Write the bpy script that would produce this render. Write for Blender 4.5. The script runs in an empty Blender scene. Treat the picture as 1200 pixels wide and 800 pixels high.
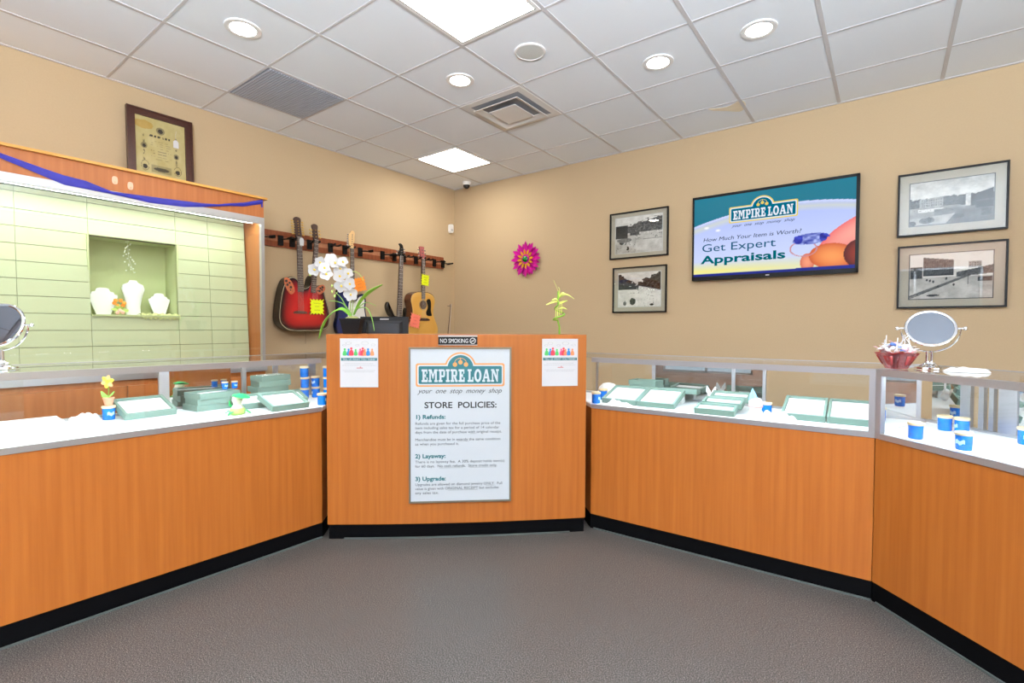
import bpy, bmesh, math, random
import numpy as np
from mathutils import Matrix, Vector
random.seed(4)
PI = math.pi
COL = bpy.context.scene.collection

# ---------------------------------------------------------------- materials
def lin(c):
    c = c / 255.0
    return c / 12.92 if c <= 0.04045 else ((c + 0.055) / 1.055) ** 2.4
def rgb(r, g, b): return (lin(r), lin(g), lin(b), 1.0)

def new_mat(name):
    m = bpy.data.materials.new(name); m.use_nodes = True
    nt = m.node_tree
    for n in list(nt.nodes): nt.nodes.remove(n)
    out = nt.nodes.new('ShaderNodeOutputMaterial')
    return m, nt, out
def mat(name, c, rough=0.5, metal=0.0, spec=0.5, var=0.0, scale=20.0, bump=0.0, sub=0.0):
    m, nt, out = new_mat(name)
    b = nt.nodes.new('ShaderNodeBsdfPrincipled')
    b.inputs['Base Color'].default_value = rgb(*c)
    b.inputs['Roughness'].default_value = rough
    b.inputs['Metallic'].default_value = metal
    b.inputs['Specular IOR Level'].default_value = spec
    nt.links.new(b.outputs[0], out.inputs[0])
    tc = nt.nodes.new('ShaderNodeTexCoord')
    nz = nt.nodes.new('ShaderNodeTexNoise'); nz.inputs['Scale'].default_value = scale
    nt.links.new(tc.outputs['Object'], nz.inputs['Vector'])
    mx = nt.nodes.new('ShaderNodeMix'); mx.data_type = 'RGBA'
    d = rgb(*[max(0, v * (1 - var)) for v in c]); l = rgb(*[min(255, v * (1 + var)) for v in c])
    mx.inputs[6].default_value = d; mx.inputs[7].default_value = l
    nt.links.new(nz.outputs['Fac'], mx.inputs[0]); nt.links.new(mx.outputs[2], b.inputs['Base Color'])
    if bump:
        bp = nt.nodes.new('ShaderNodeBump'); bp.inputs['Strength'].default_value = bump
        bp.inputs['Distance'].default_value = 0.002
        nt.links.new(nz.outputs['Fac'], bp.inputs['Height']); nt.links.new(bp.outputs[0], b.inputs['Normal'])
    return m
def emit(name, c, s):
    m, nt, out = new_mat(name)
    e = nt.nodes.new('ShaderNodeEmission'); e.inputs[0].default_value = rgb(*c); e.inputs[1].default_value = s
    nt.links.new(e.outputs[0], out.inputs[0]); return m
def wood(name, c1, c2, rough=0.35, horiz=False):
    m, nt, out = new_mat(name)
    b = nt.nodes.new('ShaderNodeBsdfPrincipled'); b.inputs['Roughness'].default_value = rough
    b.inputs['Specular IOR Level'].default_value = 0.35
    tc = nt.nodes.new('ShaderNodeTexCoord'); mp = nt.nodes.new('ShaderNodeMapping')
    mp.inputs['Scale'].default_value = (26, 26, 0.9) if not horiz else (26, 1.2, 26)
    nz = nt.nodes.new('ShaderNodeTexNoise'); nz.inputs['Scale'].default_value = 1.6; nz.inputs['Detail'].default_value = 5
    nt.links.new(tc.outputs['Object'], mp.inputs[0]); nt.links.new(mp.outputs[0], nz.inputs['Vector'])
    n2 = nt.nodes.new('ShaderNodeTexNoise'); n2.inputs['Scale'].default_value = 1.1; n2.inputs['Detail'].default_value = 2
    nt.links.new(tc.outputs['Object'], n2.inputs['Vector'])
    cr = nt.nodes.new('ShaderNodeValToRGB'); cr.color_ramp.elements[0].position = 0.3; cr.color_ramp.elements[1].position = 0.7
    cr.color_ramp.elements[0].color = rgb(*c1); cr.color_ramp.elements[1].color = rgb(*c2)
    nt.links.new(nz.outputs['Fac'], cr.inputs[0])
    mx = nt.nodes.new('ShaderNodeMix'); mx.data_type = 'RGBA'; mx.blend_type = 'MULTIPLY'
    mx.inputs[7].default_value = (0.9, 0.86, 0.82, 1)
    nt.links.new(n2.outputs['Fac'], mx.inputs[0]); nt.links.new(cr.outputs[0], mx.inputs[6])
    nt.links.new(mx.outputs[2], b.inputs['Base Color']); nt.links.new(b.outputs[0], out.inputs[0])
    return m
def pane(name, tint=(0.97, 0.99, 0.98), f0=0.04, col=(1, 1, 1)):
    """thin clear pane: clear where seen straight on, mirror-like at grazing angles"""
    m, nt, out = new_mat(name); N = nt.nodes.new; L = nt.links.new
    g = N('ShaderNodeNewGeometry'); d = N('ShaderNodeVectorMath'); d.operation = 'DOT_PRODUCT'
    L(g.outputs['Normal'], d.inputs[0]); L(g.outputs['Incoming'], d.inputs[1])
    a = N('ShaderNodeMath'); a.operation = 'ABSOLUTE'; L(d.outputs['Value'], a.inputs[0])
    s = N('ShaderNodeMath'); s.operation = 'SUBTRACT'; s.inputs[0].default_value = 1; L(a.outputs[0], s.inputs[1])
    p = N('ShaderNodeMath'); p.operation = 'POWER'; p.inputs[1].default_value = 5; L(s.outputs[0], p.inputs[0])
    k = N('ShaderNodeMath'); k.operation = 'MULTIPLY_ADD'; k.inputs[1].default_value = 1 - f0; k.inputs[2].default_value = f0
    L(p.outputs[0], k.inputs[0])
    t = N('ShaderNodeBsdfTransparent'); t.inputs[0].default_value = (*tint, 1)
    gl = N('ShaderNodeBsdfGlossy'); gl.inputs['Roughness'].default_value = 0.0; gl.inputs[0].default_value = (*col, 1)
    mx = N('ShaderNodeMixShader'); L(k.outputs[0], mx.inputs[0]); L(t.outputs[0], mx.inputs[1]); L(gl.outputs[0], mx.inputs[2])
    L(mx.outputs[0], out.inputs[0]); return m
def attr_mat(name, rough=0.4, emission=0.0, spec=0.5):
    m, nt, out = new_mat(name)
    at = nt.nodes.new('ShaderNodeAttribute'); at.attribute_name = 'Col'
    b = nt.nodes.new('ShaderNodeBsdfPrincipled'); b.inputs['Roughness'].default_value = rough
    b.inputs['Specular IOR Level'].default_value = spec
    nt.links.new(at.outputs['Color'], b.inputs['Base Color'])
    if emission:
        b.inputs['Base Color'].default_value = (0.01, 0.01, 0.01, 1)
        for l in list(b.inputs['Base Color'].links): nt.links.remove(l)
        nt.links.new(at.outputs['Color'], b.inputs['Emission Color'])
        b.inputs['Emission Strength'].default_value = emission
    nt.links.new(b.outputs[0], out.inputs[0]); return m

M_WALL = mat('beige_paint', (192, 170, 138), 0.85, var=0.015, scale=90, bump=0.15, spec=0.2)
M_WALLB = mat('taupe_paint', (150, 118, 104), 0.85, var=0.03, scale=60, spec=0.2)
M_TILE = mat('ceiling_tile', (238, 244, 252), 0.9, var=0.012, scale=260, bump=0.3, spec=0.1)
M_GRID = mat('ceiling_grid', (206, 205, 208), 0.5, spec=0.3)
M_STAIN = mat('water_stain', (238, 226, 202), 0.9, var=0.04, scale=14, spec=0.1)
M_WOOD = wood('maple_laminate', (148, 82, 28), (163, 95, 38))
M_WOODH = wood('maple_fascia', (164, 96, 48), (180, 110, 60))
M_WOODE = wood('maple_edge', (206, 148, 70), (220, 164, 84), horiz=True)
M_RAIL = wood('cherry_rail', (120, 62, 36), (146, 80, 48), 0.4, True)
M_RAIL2 = wood('cherry_groove', (168, 112, 80), (186, 130, 98), 0.4, True)
M_BLACK = mat('black_kick', (4, 4, 5), 0.7, spec=0.05)
M_CAULK = mat('grey_caulk', (72, 77, 75), 0.5)
M_ALU = mat('brushed_aluminium', (184, 184, 187), 0.32, 0.75, var=0.02, scale=200)
M_DECK = mat('white_deck', (244, 246, 248), 0.6)
M_GLASS = pane('clear_glass', (0.97, 0.985, 0.975))
M_GEDGE = mat('green_glass_edge', (150, 196, 184), 0.2)
M_MIRR = pane('mirrored_door', (0.30, 0.30, 0.30), 0.72, (0.88, 0.88, 0.88))
M_LED = emit('led_strip', (222, 236, 255), 110)
M_WHITE = mat('white_plastic', (238, 238, 238), 0.4)
M_PAPER = mat('white_paper', (204, 206, 210), 0.6, spec=0.2)
M_CLOTH = mat('white_cloth', (240, 240, 238), 0.9, var=0.02, scale=60, bump=0.3)
M_TRAY = mat('sage_tray', (118, 143, 132), 0.6, spec=0.2)
M_PAD = mat('white_pad', (240, 242, 242), 0.85, var=0.01, scale=200)
M_BLUE = mat('blue_glass_jar', (0, 112, 208), 0.2, var=0.2, scale=45)
M_TAN = mat('tan_lid', (214, 196, 160), 0.6)
M_CHROME = mat('chrome', (230, 230, 232), 0.08, 1.0)
M_MIRROR = mat('mirror_face', (146, 150, 158), 0.01, 1.0)
M_BP = mat('black_plastic', (13, 13, 14), 0.45, spec=0.2)
M_BP2 = mat('dark_grey_plastic', (36, 36, 39), 0.4, spec=0.3)
M_TEAL = mat('teal_ink', (10, 92, 98), 0.5)
M_TANI = mat('tan_ink', (206, 140, 78), 0.5)
M_INK = mat('black_ink', (28, 30, 32), 0.6)
M_INKG = mat('grey_ink', (52, 56, 60), 0.6)
M_RED = mat('red_ink', (206, 52, 68), 0.6); M_GREEN = mat('green_ink', (70, 172, 88), 0.6)
M_BLUEI = mat('blue_ink', (30, 116, 180), 0.6); M_PINK = mat('pink_ink', (222, 84, 130), 0.6); M_ORI = mat('orange_ink', (232, 132, 84), 0.6)
M_SIGN = mat('sign_white', (192, 200, 206), 0.4, spec=0.2)
M_BRONZE = mat('sign_frame', (120, 112, 96), 0.35, 0.6)
M_LEAF = mat('leaf_green', (120, 176, 62), 0.45, var=0.2, scale=18)
M_LEAFP = mat('pale_leaf', (190, 214, 120), 0.5, var=0.12, scale=30)
M_STEMG = mat('green_stem', (120, 170, 50), 0.4)
M_PETAL = mat('white_petal', (202, 202, 204), 0.7, spec=0.1)
M_YEL = mat('yellow', (236, 200, 60), 0.5); M_YEL2 = mat('fluorescent_yellow', (236, 250, 20), 0.6)
M_ORC = mat('fluorescent_orange', (255, 150, 50), 0.6); M_PKC = mat('fluorescent_salmon', (255, 134, 112), 0.6)
M_MAG = mat('magenta_metal', (196, 22, 150), 0.28, 0.3, var=0.25, scale=12); M_GOLD = mat('gold_petal', (222, 160, 40), 0.3, 0.3)
M_GEM = mat('green_gem', (4, 120, 36), 0.12)
M_FRET = mat('rosewood_fretboard', (74, 58, 50), 0.45, var=0.12, scale=30)
M_FRETW = mat('fret_metal', (190, 186, 178), 0.3, 0.6)
M_MAPLE = mat('pale_maple_neck', (214, 176, 120), 0.4); M_DKNECK = mat('dark_neck', (60, 36, 26), 0.4)
M_TUNER = mat('gold_tuner', (206, 170, 90), 0.3, 0.6); M_TUNS = mat('steel_tuner', (190, 190, 192), 0.25, 0.7)
M_ATT = attr_mat('painted_gloss', 0.2); M_PRINT = attr_mat('printed_paper', 0.6, spec=0.1)
M_SCREEN = attr_mat('lit_screen', 0.3, 1.0, spec=0.08)
M_MATB = mat('picture_mat', (180, 171, 157), 0.8, var=0.01, scale=80)
M_MAHOG = mat('mahogany_frame', (66, 34, 26), 0.35, var=0.2, scale=60)
M_SLAT = mat('sage_slatwall', (186, 192, 156), 0.55); M_SLATD = mat('dark_groove', (96, 100, 70), 0.8)
M_RIB = mat('blue_ribbon', (44, 42, 150), 0.6, var=0.12, scale=40)
M_PURW = mat('red_bowl', (150, 40, 40), 0.2)
M_LITE = emit('troffer_diffuser', (255, 250, 240), 19.0)
M_DOWN = emit('downlight_lamp', (255, 246, 228), 80.0)
M_DAY = emit('daylight_sky', (226, 236, 255), 3.0)
M_GRILLE = mat('grey_grille', (184, 190, 204), 0.6)
M_GRILLD = mat('grille_gap', (128, 132, 144), 0.6)

def floor_mat():
    m, nt, out = new_mat('grey_speckled_floor'); N = nt.nodes.new; L = nt.links.new
    b = N('ShaderNodeBsdfPrincipled'); b.inputs['Roughness'].default_value = 0.36; b.inputs['Specular IOR Level'].default_value = 0.2
    tc = N('ShaderNodeTexCoord')
    a = N('ShaderNodeTexNoise'); a.inputs['Scale'].default_value = 225; a.inputs['Detail'].default_value = 4; a.inputs['Roughness'].default_value = 0.8
    L(tc.outputs['Object'], a.inputs['Vector'])
    cr = N('ShaderNodeValToRGB'); e = cr.color_ramp.elements
    e[0].position = 0.38; e[0].color = rgb(14, 13, 12); e[1].position = 0.64; e[1].color = rgb(140, 134, 128)
    x = cr.color_ramp.elements.new(0.5); x.color = rgb(58, 53, 50)
    L(a.outputs['Fac'], cr.inputs[0])
    c = N('ShaderNodeTexNoise'); c.inputs['Scale'].default_value = 1.3; L(tc.outputs['Object'], c.inputs['Vector'])
    mx = N('ShaderNodeMix'); mx.data_type = 'RGBA'; mx.blend_type = 'MULTIPLY'; mx.inputs[7].default_value = (0.88, 0.87, 0.86, 1)
    L(c.outputs['Fac'], mx.inputs[0]); L(cr.outputs[0], mx.inputs[6]); L(mx.outputs[2], b.inputs['Base Color'])
    bp = N('ShaderNodeBump'); bp.inputs['Strength'].default_value = 0.2; bp.inputs['Distance'].default_value = 0.001
    L(a.outputs['Fac'], bp.inputs['Height']); L(bp.outputs[0], b.inputs['Normal'])
    L(b.outputs[0], out.inputs[0]); return m
M_FLOOR = floor_mat()

# ---------------------------------------------------------------- mesh helpers
class MB:
    def __init__(s): s.v = []; s.f = []; s.mi = []; s.cur = 0
    def add(s, vs, fs, M=None):
        o = len(s.v)
        s.v += [tuple(M @ Vector(p)) if M is not None else tuple(p) for p in vs]
        for f in fs: s.f.append(tuple(o + i for i in f)); s.mi.append(s.cur)
        return s
    def box(s, x0, x1, y0, y1, z0, z1, M=None):
        v = [(x, y, z) for z in (z0, z1) for y in (y0, y1) for x in (x0, x1)]
        return s.add(v, [(0, 2, 3, 1), (4, 5, 7, 6), (0, 1, 5, 4), (2, 6, 7, 3), (0, 4, 6, 2), (1, 3, 7, 5)], M)
    def prism(s, pts, z0, z1, M=None):
        n = len(pts)
        A = sum(pts[i][0] * pts[(i + 1) % n][1] - pts[(i + 1) % n][0] * pts[i][1] for i in range(n))
        if A < 0: pts = pts[::-1]
        v = [(p[0], p[1], z0) for p in pts] + [(p[0], p[1], z1) for p in pts]
        f = [tuple(range(n))[::-1], tuple(range(n, 2 * n))] + [(i, (i + 1) % n, n + (i + 1) % n, n + i) for i in range(n)]
        return s.add(v, f, M)
    def lathe(s, prof, seg=24, M=None, sx=1.0, sy=1.0, ripple=0.0, rn=0):
        v = []; f = []; n = len(prof)
        for i in range(seg):
            a = 2 * PI * i / seg; k = 1 + ripple * math.cos(rn * a)
            for r, z in prof: v.append((r * k * math.cos(a) * sx, r * k * math.sin(a) * sy, z))
        for i in range(seg):
            j = (i + 1) % seg
            for k in range(n - 1): f.append((i * n + k, j * n + k, j * n + k + 1, i * n + k + 1))
        f.append(tuple(i * n for i in range(seg))[::-1]); f.append(tuple(i * n + n - 1 for i in range(seg)))
        return s.add(v, f, M)
    def tube(s, pts, r, seg=10, M=None, flat=1.0):
        pts = [Vector(p) for p in pts]; n = len(pts)
        rr = r if isinstance(r, (list, tuple)) else [r] * n
        v = []; up = Vector((0, 0, 1)); prev = None
        for i, p in enumerate(pts):
            d = (pts[min(i + 1, n - 1)] - pts[max(i - 1, 0)]).normalized()
            if prev is None:
                a = d.cross(up)
                if a.length < 1e-3: a = d.cross(Vector((1, 0, 0)))
                a.normalize()
            else:
                a = prev - d * prev.dot(d)
                a.normalize()
            prev = a; b = d.cross(a)
            for k in range(seg):
                t = 2 * PI * k / seg
                v.append(tuple(p + a * math.cos(t) * rr[i] + b * math.sin(t) * rr[i] * flat))
        f = [(i * seg + k, i * seg + (k + 1) % seg, (i + 1) * seg + (k + 1) % seg, (i + 1) * seg + k) for i in range(n - 1) for k in range(seg)]
        f += [tuple(range(seg))[::-1], tuple((n - 1) * seg + k for k in range(seg))]
        return s.add(v, f, M)
    def torus(s, R, r, seg=40, sub=8, M=None, sx=1, sy=1):
        v = []; f = []
        for i in range(seg):
            a = 2 * PI * i / seg
            for k in range(sub):
                b = 2 * PI * k / sub; q = R + r * math.cos(b)
                v.append((q * math.cos(a) * sx, q * math.sin(a) * sy, r * math.sin(b)))
        for i in range(seg):
            for k in range(sub):
                f.append((i * sub + k, ((i + 1) % seg) * sub + k, ((i + 1) % seg) * sub + (k + 1) % sub, i * sub + (k + 1) % sub))
        return s.add(v, f, M)
    def ball(s, c, r, M=None, sc=(1, 1, 1), seg=14, ring=8):
        T = Matrix.Translation(c) @ Matrix.Diagonal((*sc, 1))
        if M is not None: T = M @ T
        pr = [(max(1e-4, r * math.sin(PI * i / ring)), -r * math.cos(PI * i / ring)) for i in range(ring + 1)]
        return s.lathe(pr, seg, T)
    def leaf(s, pts, w, th=0.0015, side=Vector((1, 0, 0)), M=None, fold=0.15):
        """strap leaf along pts with widths w, thin but solid, slight V fold"""
        pts = [Vector(p) for p in pts]; n = len(pts); v = []; side = Vector(side).normalized()
        for i, p in enumerate(pts):
            d = (pts[min(i + 1, n - 1)] - pts[max(i - 1, 0)]).normalized()
            nn = d.cross(side)
            if nn.length < 1e-3: nn = Vector((0, 0, 1))
            nn.normalize(); sd = nn.cross(d).normalized()
            for q, o in ((-1, fold), (0, 0), (1, fold)):
                v.append(tuple(p + sd * q * w[i] + nn * o * w[i] + nn * th))
            for q, o in ((-1, fold), (0, 0), (1, fold)):
                v.append(tuple(p + sd * q * w[i] + nn * o * w[i] - nn * th))
        f = []
        for i in range(n - 1):
            a = i * 6; b = a + 6
            f += [(a, a + 1, b + 1, b), (a + 1, a + 2, b + 2, b + 1), (a + 4, a + 3, b + 3, b + 4), (a + 5, a + 4, b + 4, b + 5),
                  (a + 3, a, b, b + 3), (a + 2, a + 5, b + 5, b + 2)]
        return s.add(v, f, M)
    def mesh(s, name, mats, smooth=True, ang=35):
        me = bpy.data.meshes.new(name); me.from_pydata(s.v, [], s.f)
        for m in (mats if isinstance(mats, (list, tuple)) else [mats]): me.materials.append(m)
        me.polygons.foreach_set('material_index', s.mi)
        if smooth:
            me.polygons.foreach_set('use_smooth', [True] * len(s.f)); me.set_sharp_from_angle(angle=math.radians(ang))
        me.update(); return me
def obj(name, mb, mats, parent=None, M=None, label=None, smooth=True):
    me = mb.mesh(name, mats, smooth) if isinstance(mb, MB) else mb
    o = bpy.data.objects.new(name, me); COL.objects.link(o)
    if parent is not None: o.parent = parent
    if M is not None: o.matrix_local = M
    if label: o['label'] = label
    return o
def tag(o, label, cat, group=None):
    o['label'] = label; o['category'] = cat
    if group: o['group'] = group
    return o
def thing(name, label, cat, M=None, group=None):
    o = bpy.data.objects.new(name, None); COL.objects.link(o); o.empty_display_size = 0.05
    if M is not None: o.matrix_world = M
    return tag(o, label, cat, group)
def struct(name, mb, mats, smooth=False):
    o = obj(name, mb, mats, smooth=smooth); o['kind'] = 'structure'; return o
def dup(root, M, label, group=None):
    r = root.copy(); COL.objects.link(r); r.matrix_world = M; r['label'] = label
    if group: r['group'] = group
    def kids(a, b):
        for ch in list(a.children):
            c = ch.copy(); COL.objects.link(c); c.parent = b; kids(ch, c)
    kids(root, r); return r
T = Matrix.Translation
def R(a, ax): return Matrix.Rotation(a, 4, ax)
def basis(ex, ey, ez, o):
    m = Matrix.Identity(4)
    for i, e in enumerate((ex, ey, ez)):
        for k in range(3): m[k][i] = e[k]
    for k in range(3): m[k][3] = o[k]
    return m
def on_left(x, y, z): return basis((0, 1, 0), (0, 0, 1), (1, 0, 0), (x, y, z))    # facing +x
def on_back(x, y, z): return basis((1, 0, 0), (0, 0, 1), (0, -1, 0), (x, y, z))   # facing -y
def catmull(pts, n=6, closed=True):
    P = [Vector((*p, 0)) if len(p) == 2 else Vector(p) for p in pts]; L = len(P); out = []
    for i in range(L if closed else L - 1):
        a, b, c, d = (P[(i - 1) % L], P[i], P[(i + 1) % L], P[(i + 2) % L]) if closed else (P[max(i - 1, 0)], P[i], P[i + 1], P[min(i + 2, L - 1)])
        for k in range(n):
            t = k / n
            out.append(0.5 * ((2 * b) + (c - a) * t + (2 * a - 5 * b + 4 * c - d) * t * t + (3 * b - a - 3 * c + d) * t ** 3))
    if not closed: out.append(P[-1])
    return [tuple(q) for q in out]
def text(body, size, x, y, name, parent, m, z=0.0, align='LEFT', bold=0.0, shear=0.0, sx=1.0, space=1.0, lines=1.0, M=None, width=None):
    cu = bpy.data.curves.new(name, 'FONT'); cu.body = body; cu.size = size; cu.align_x = align; cu.offset = bold if bold > .001 else 0
    cu.shear = shear; cu.extrude = 0.0004; cu.space_character = space; cu.space_line = lines; cu.resolution_u = 3
    tmp = bpy.data.objects.new('tmp_text', cu); me = bpy.data.meshes.new_from_object(tmp)
    bpy.data.objects.remove(tmp); bpy.data.curves.remove(cu)
    if width:
        xs = [v.co.x for v in me.vertices]
        if xs: sx = width / (max(xs) - min(xs))
    me.materials.clear(); me.materials.append(m)
    mm = T((x, y, z)) @ Matrix.Diagonal((sx, 1, 1, 1))
    me.transform(mm if M is None else M @ mm)
    me.name = name
    return obj(name, me, m, parent)
def canvas(name, w, h, nx, ny, fn, parent, m, z=0.0, th=0.002):
    """flat printed sheet (real thickness) centred on the origin; fn(u, v) -> rgb arrays 0..1 in sRGB"""
    u, v = np.meshgrid(np.linspace(0, 1, nx + 1), np.linspace(0, 1, ny + 1))
    c = np.clip(np.stack(fn(u, v), -1), 0, 1); c = np.where(c <= 0.04045, c / 12.92, ((c + 0.055) / 1.055) ** 2.4)
    co = np.stack([(u - .5) * w, (v - .5) * h, np.full_like(u, z)], -1).reshape(-1, 3)
    i = np.arange(ny)[:, None] * (nx + 1) + np.arange(nx)[None, :]; i = i.ravel()
    F = np.stack([i, i + 1, i + nx + 2, i + nx + 1], -1)
    n0 = len(co)
    back = [(-w / 2, -h / 2, z - th), (w / 2, -h / 2, z - th), (w / 2, h / 2, z - th), (-w / 2, h / 2, z - th)]
    c0, c1, c2, c3 = 0, nx, (nx + 1) * (ny + 1) - 1, (nx + 1) * ny
    bottom = list(range(nx + 1)); top = [ny * (nx + 1) + k for k in range(nx + 1)]
    left = [k * (nx + 1) for k in range(ny + 1)]; right = [k * (nx + 1) + nx for k in range(ny + 1)]
    faces = F.tolist() + [[n0 + 3, n0 + 2, n0 + 1, n0], bottom[::-1] + [n0, n0 + 1], top + [n0 + 2, n0 + 3],
                          left + [n0 + 3, n0], right[::-1] + [n0 + 1, n0 + 2]]
    me = bpy.data.meshes.new(name); me.from_pydata(co.tolist() + back, [], faces); me.materials.append(m)
    a = me.color_attributes.new('Col', 'FLOAT_COLOR', 'POINT')
    col = np.concatenate([c.reshape(-1, 3), np.full((4, 3), .3)]); col = np.concatenate([col, np.ones((len(col), 1))], -1)
    a.data.foreach_set('color', col.ravel().astype(np.float32)); me.update()
    return obj(name, me, m, parent)
def vnoise(u, v, s, seed):
    r = np.random.RandomState(seed); g = r.rand(64, 64); x = u * s; y = v * s
    xi = x.astype(int); yi = y.astype(int); fx = x - xi; fy = y - yi; fx = fx * fx * (3 - 2 * fx); fy = fy * fy * (3 - 2 * fy)
    q = lambda a, b: g[b % 64, a % 64]
    return (q(xi, yi) * (1 - fx) + q(xi + 1, yi) * fx) * (1 - fy) + (q(xi, yi + 1) * (1 - fx) + q(xi + 1, yi + 1) * fx) * fy

# ---------------------------------------------------------------- room shell
H = 3.05; XR = 7.4; YF = -8.2; TL = 0.6096; A0 = 0.4805; B0 = 0.5212
struct('floor', MB().box(-0.1, XR + .1, YF - .1, 0.1, -0.1, 0), M_FLOOR)
struct('wall_left', MB().box(-0.12, 0, YF, 0.12, 0, H), M_WALL)
struct('wall_back', MB().box(0, XR, 0, 0.12, 0, H), M_WALL)
struct('wall_right', MB().box(XR, XR + .12, YF, 0.12, 0, H), M_WALL)
wf = MB()
wf.box(0, 1.2, YF - .12, YF, 0, H).box(2.9, 3.9, YF - .12, YF, 0, H).box(5.9, XR, YF - .12, YF, 0, H)
for a, b in ((1.2, 2.9), (3.9, 5.9)): wf.box(a, b, YF - .12, YF, 0, 0.4).box(a, b, YF - .12, YF, 2.5, H)
struct('wall_front', wf, M_WALLB)
for n, (a, b) in enumerate(((1.2, 2.9), (3.9, 5.9)), 1):  # unseen shop windows, added to let daylight into the room
    w = MB()
    for x in (a, (a + b) / 2 - .02, b - .04): w.box(x, x + .04, YF - .08, YF - .02, 0.4, 2.5)
    w.box(a, b, YF - .08, YF - .02, 0.4, 0.44).box(a, b, YF - .08, YF - .02, 2.46, 2.5)
    w.cur = 1; w.box(a + .04, b - .04, YF - .056, YF - .05, 0.44, 2.46)
    struct('window_%d' % n, w, [M_ALU, M_GLASS])
c = MB(); c.box(-.1, XR + .1, YF - .1, .1, H + .003, H + .08); c.cur = 1
i = 0
while A0 + i * TL < XR: c.box(A0 + i * TL - .012, A0 + i * TL + .012, YF, 0, H, H + .004); i += 1
j = 0
while B0 + j * TL < -YF: c.box(0, XR, -(B0 + j * TL) - .008, -(B0 + j * TL) + .008, H + .0005, H + .004); j += 1
c.box(0, .02, YF, 0, H - .002, H + .004).box(0, XR, -.02, 0, H - .002, H + .004)
ceil = struct('ceiling', c, [M_TILE, M_GRID])
st = catmull([(3.29, -.505), (3.42, -.46), (3.53, -.515), (3.55, -.42), (3.49, -.31), (3.40, -.38), (3.33, -.44)], 5)
obj('water_stain', MB().prism(st, H + .001, H + .0032), M_STAIN, ceil, label='beige water stain')
def gx(i): return A0 + i * TL
def gy(j): return -(B0 + j * TL)

# ---------------------------------------------------------------- ceiling fixtures
def troffer(x0, x1, y0, y1, label):
    t = thing('ceiling_light', label, 'ceiling light', T(((x0 + x1) / 2, (y0 + y1) / 2, H)), 'lit ceiling panels')
    a = (x1 - x0) / 2 - .012; b = (y1 - y0) / 2 - .012; k = .02
    f = MB(); f.box(-a, a, -b, -b + k, -.004, .003).box(-a, a, b - k, b, -.004, .003).box(-a, -a + k, -b + k, b - k, -.004, .003).box(a - k, a, -b + k, b - k, -.004, .003)
    f.cur = 1; d = .004; a2 = a - k; b2 = b - k
    f.box(-a2, a2, -b2, -b2 + d, -.0045, .002).box(-a2, a2, b2 - d, b2, -.0045, .002).box(-a2, -a2 + d, -b2, b2, -.0045, .002).box(a2 - d, a2, -b2, b2, -.0045, .002)
    obj('frame', f, [M_WHITE, M_BP], t)
    obj('diffuser', MB().box(-a2 + d, a2 - d, -b2 + d, b2 - d, -.002, .0022), M_LITE, t)
troffer(gx(0), gx(1), gy(1), gy(0), 'small square lit ceiling panel near the corner of the two walls')
troffer(gx(3), gx(4), gy(5), gy(3), 'large lit ceiling panel cut off by the top edge of the photo')
for (i_, j_) in ((3, 9), (9, 8)):  # unseen panels, added to light the room from behind the camera
    troffer(gx(i_), gx(i_ + 1), gy(j_ + 2), gy(j_), 'added unseen lit ceiling panel over the shop floor behind the camera')
def downlight(i_, j_, label):
    t = thing('recessed_downlight', label, 'ceiling light', T((gx(i_ + .5), gy(j_ + .5), H)), 'round recessed downlights')
    obj('trim_ring', MB().lathe([(.070, .003), (.070, -.004), (.078, -.007), (.098, -.004), (.100, .003)], 40), M_WHITE, t)
    obj('lamp', MB().lathe([(.0001, -.0015), (.071, -.0015), (.071, .0025), (.0001, .0025)], 32), M_DOWN, t)
downlight(2, 2, 'round recessed downlight next to the big lit panel corner, left of the speaker')
downlight(4, 1, 'round recessed downlight right of the round speaker grille')
downlight(5, 1, 'round recessed downlight nearest the top right of the photo')
downlight(1, 4, 'round recessed downlight beside the grey return grille at left')
for q in ((6, 6), (9, 6)): downlight(*q, 'added unseen recessed downlight over the shop floor behind the camera')  # extra lamps out of view, added for their light
s = thing('ceiling_speaker', 'round flush off-white speaker grille in ceiling between two downlights', 'speaker', T((gx(3.5), gy(2.5), H)))
obj('rim', MB().lathe([(.088, .003), (.088, -.006), (.098, -.004), (.102, .003)], 40), M_WHITE, s)
obj('grille', MB().lathe([(.0001, -.004), (.06, -.0045), (.089, -.003), (.089, .002), (.0001, .002)], 40), mat('speaker_mesh', (206, 210, 208), .8, var=.1, scale=900), s)
g = thing('return_air_grille', 'grey louvred return air grille in ceiling above the guitars wall', 'vent', T((gx(.5), gy(3.5), H)))
obj('frame', MB().box(-.293, .293, -.293, .293, -.002, .003), M_GRILLD, g)
f = MB()
for k in range(30):
    y = -.285 + k * .0193; f.box(-.288, .288, y, y + .012, -.006, -.0018)
obj('louvres', f, M_GRILLE, g)
d = thing('air_diffuser', 'square stepped white supply air diffuser in ceiling behind the small lit panel', 'vent', T((gx(2.5), gy(1.5), H)))
def ring(mb, a, b, z0, z1, z2=None):
    """square sloped ring from half-size a (z0) to half-size b (z1), with thickness"""
    t_ = .004; v = []
    for (r, z) in ((a, z0), (b, z1), (b, z1 + t_), (a, z0 + t_)):
        v += [(-r, -r, z), (r, -r, z), (r, r, z), (-r, r, z)]
    fs = []
    for q in range(4):
        for k in range(4):
            k2 = (k + 1) % 4; q2 = (q + 1) % 4
            fs.append((q * 4 + k, q * 4 + k2, q2 * 4 + k2, q2 * 4 + k))
    mb.add(v, fs)
f = MB(); ring(f, .296, .235, -.003, -.003); ring(f, .215, .17, -.030, -.010); obj('outer_rings', f, mat('diffuser_white', (226, 224, 222), .5), d)
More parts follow.
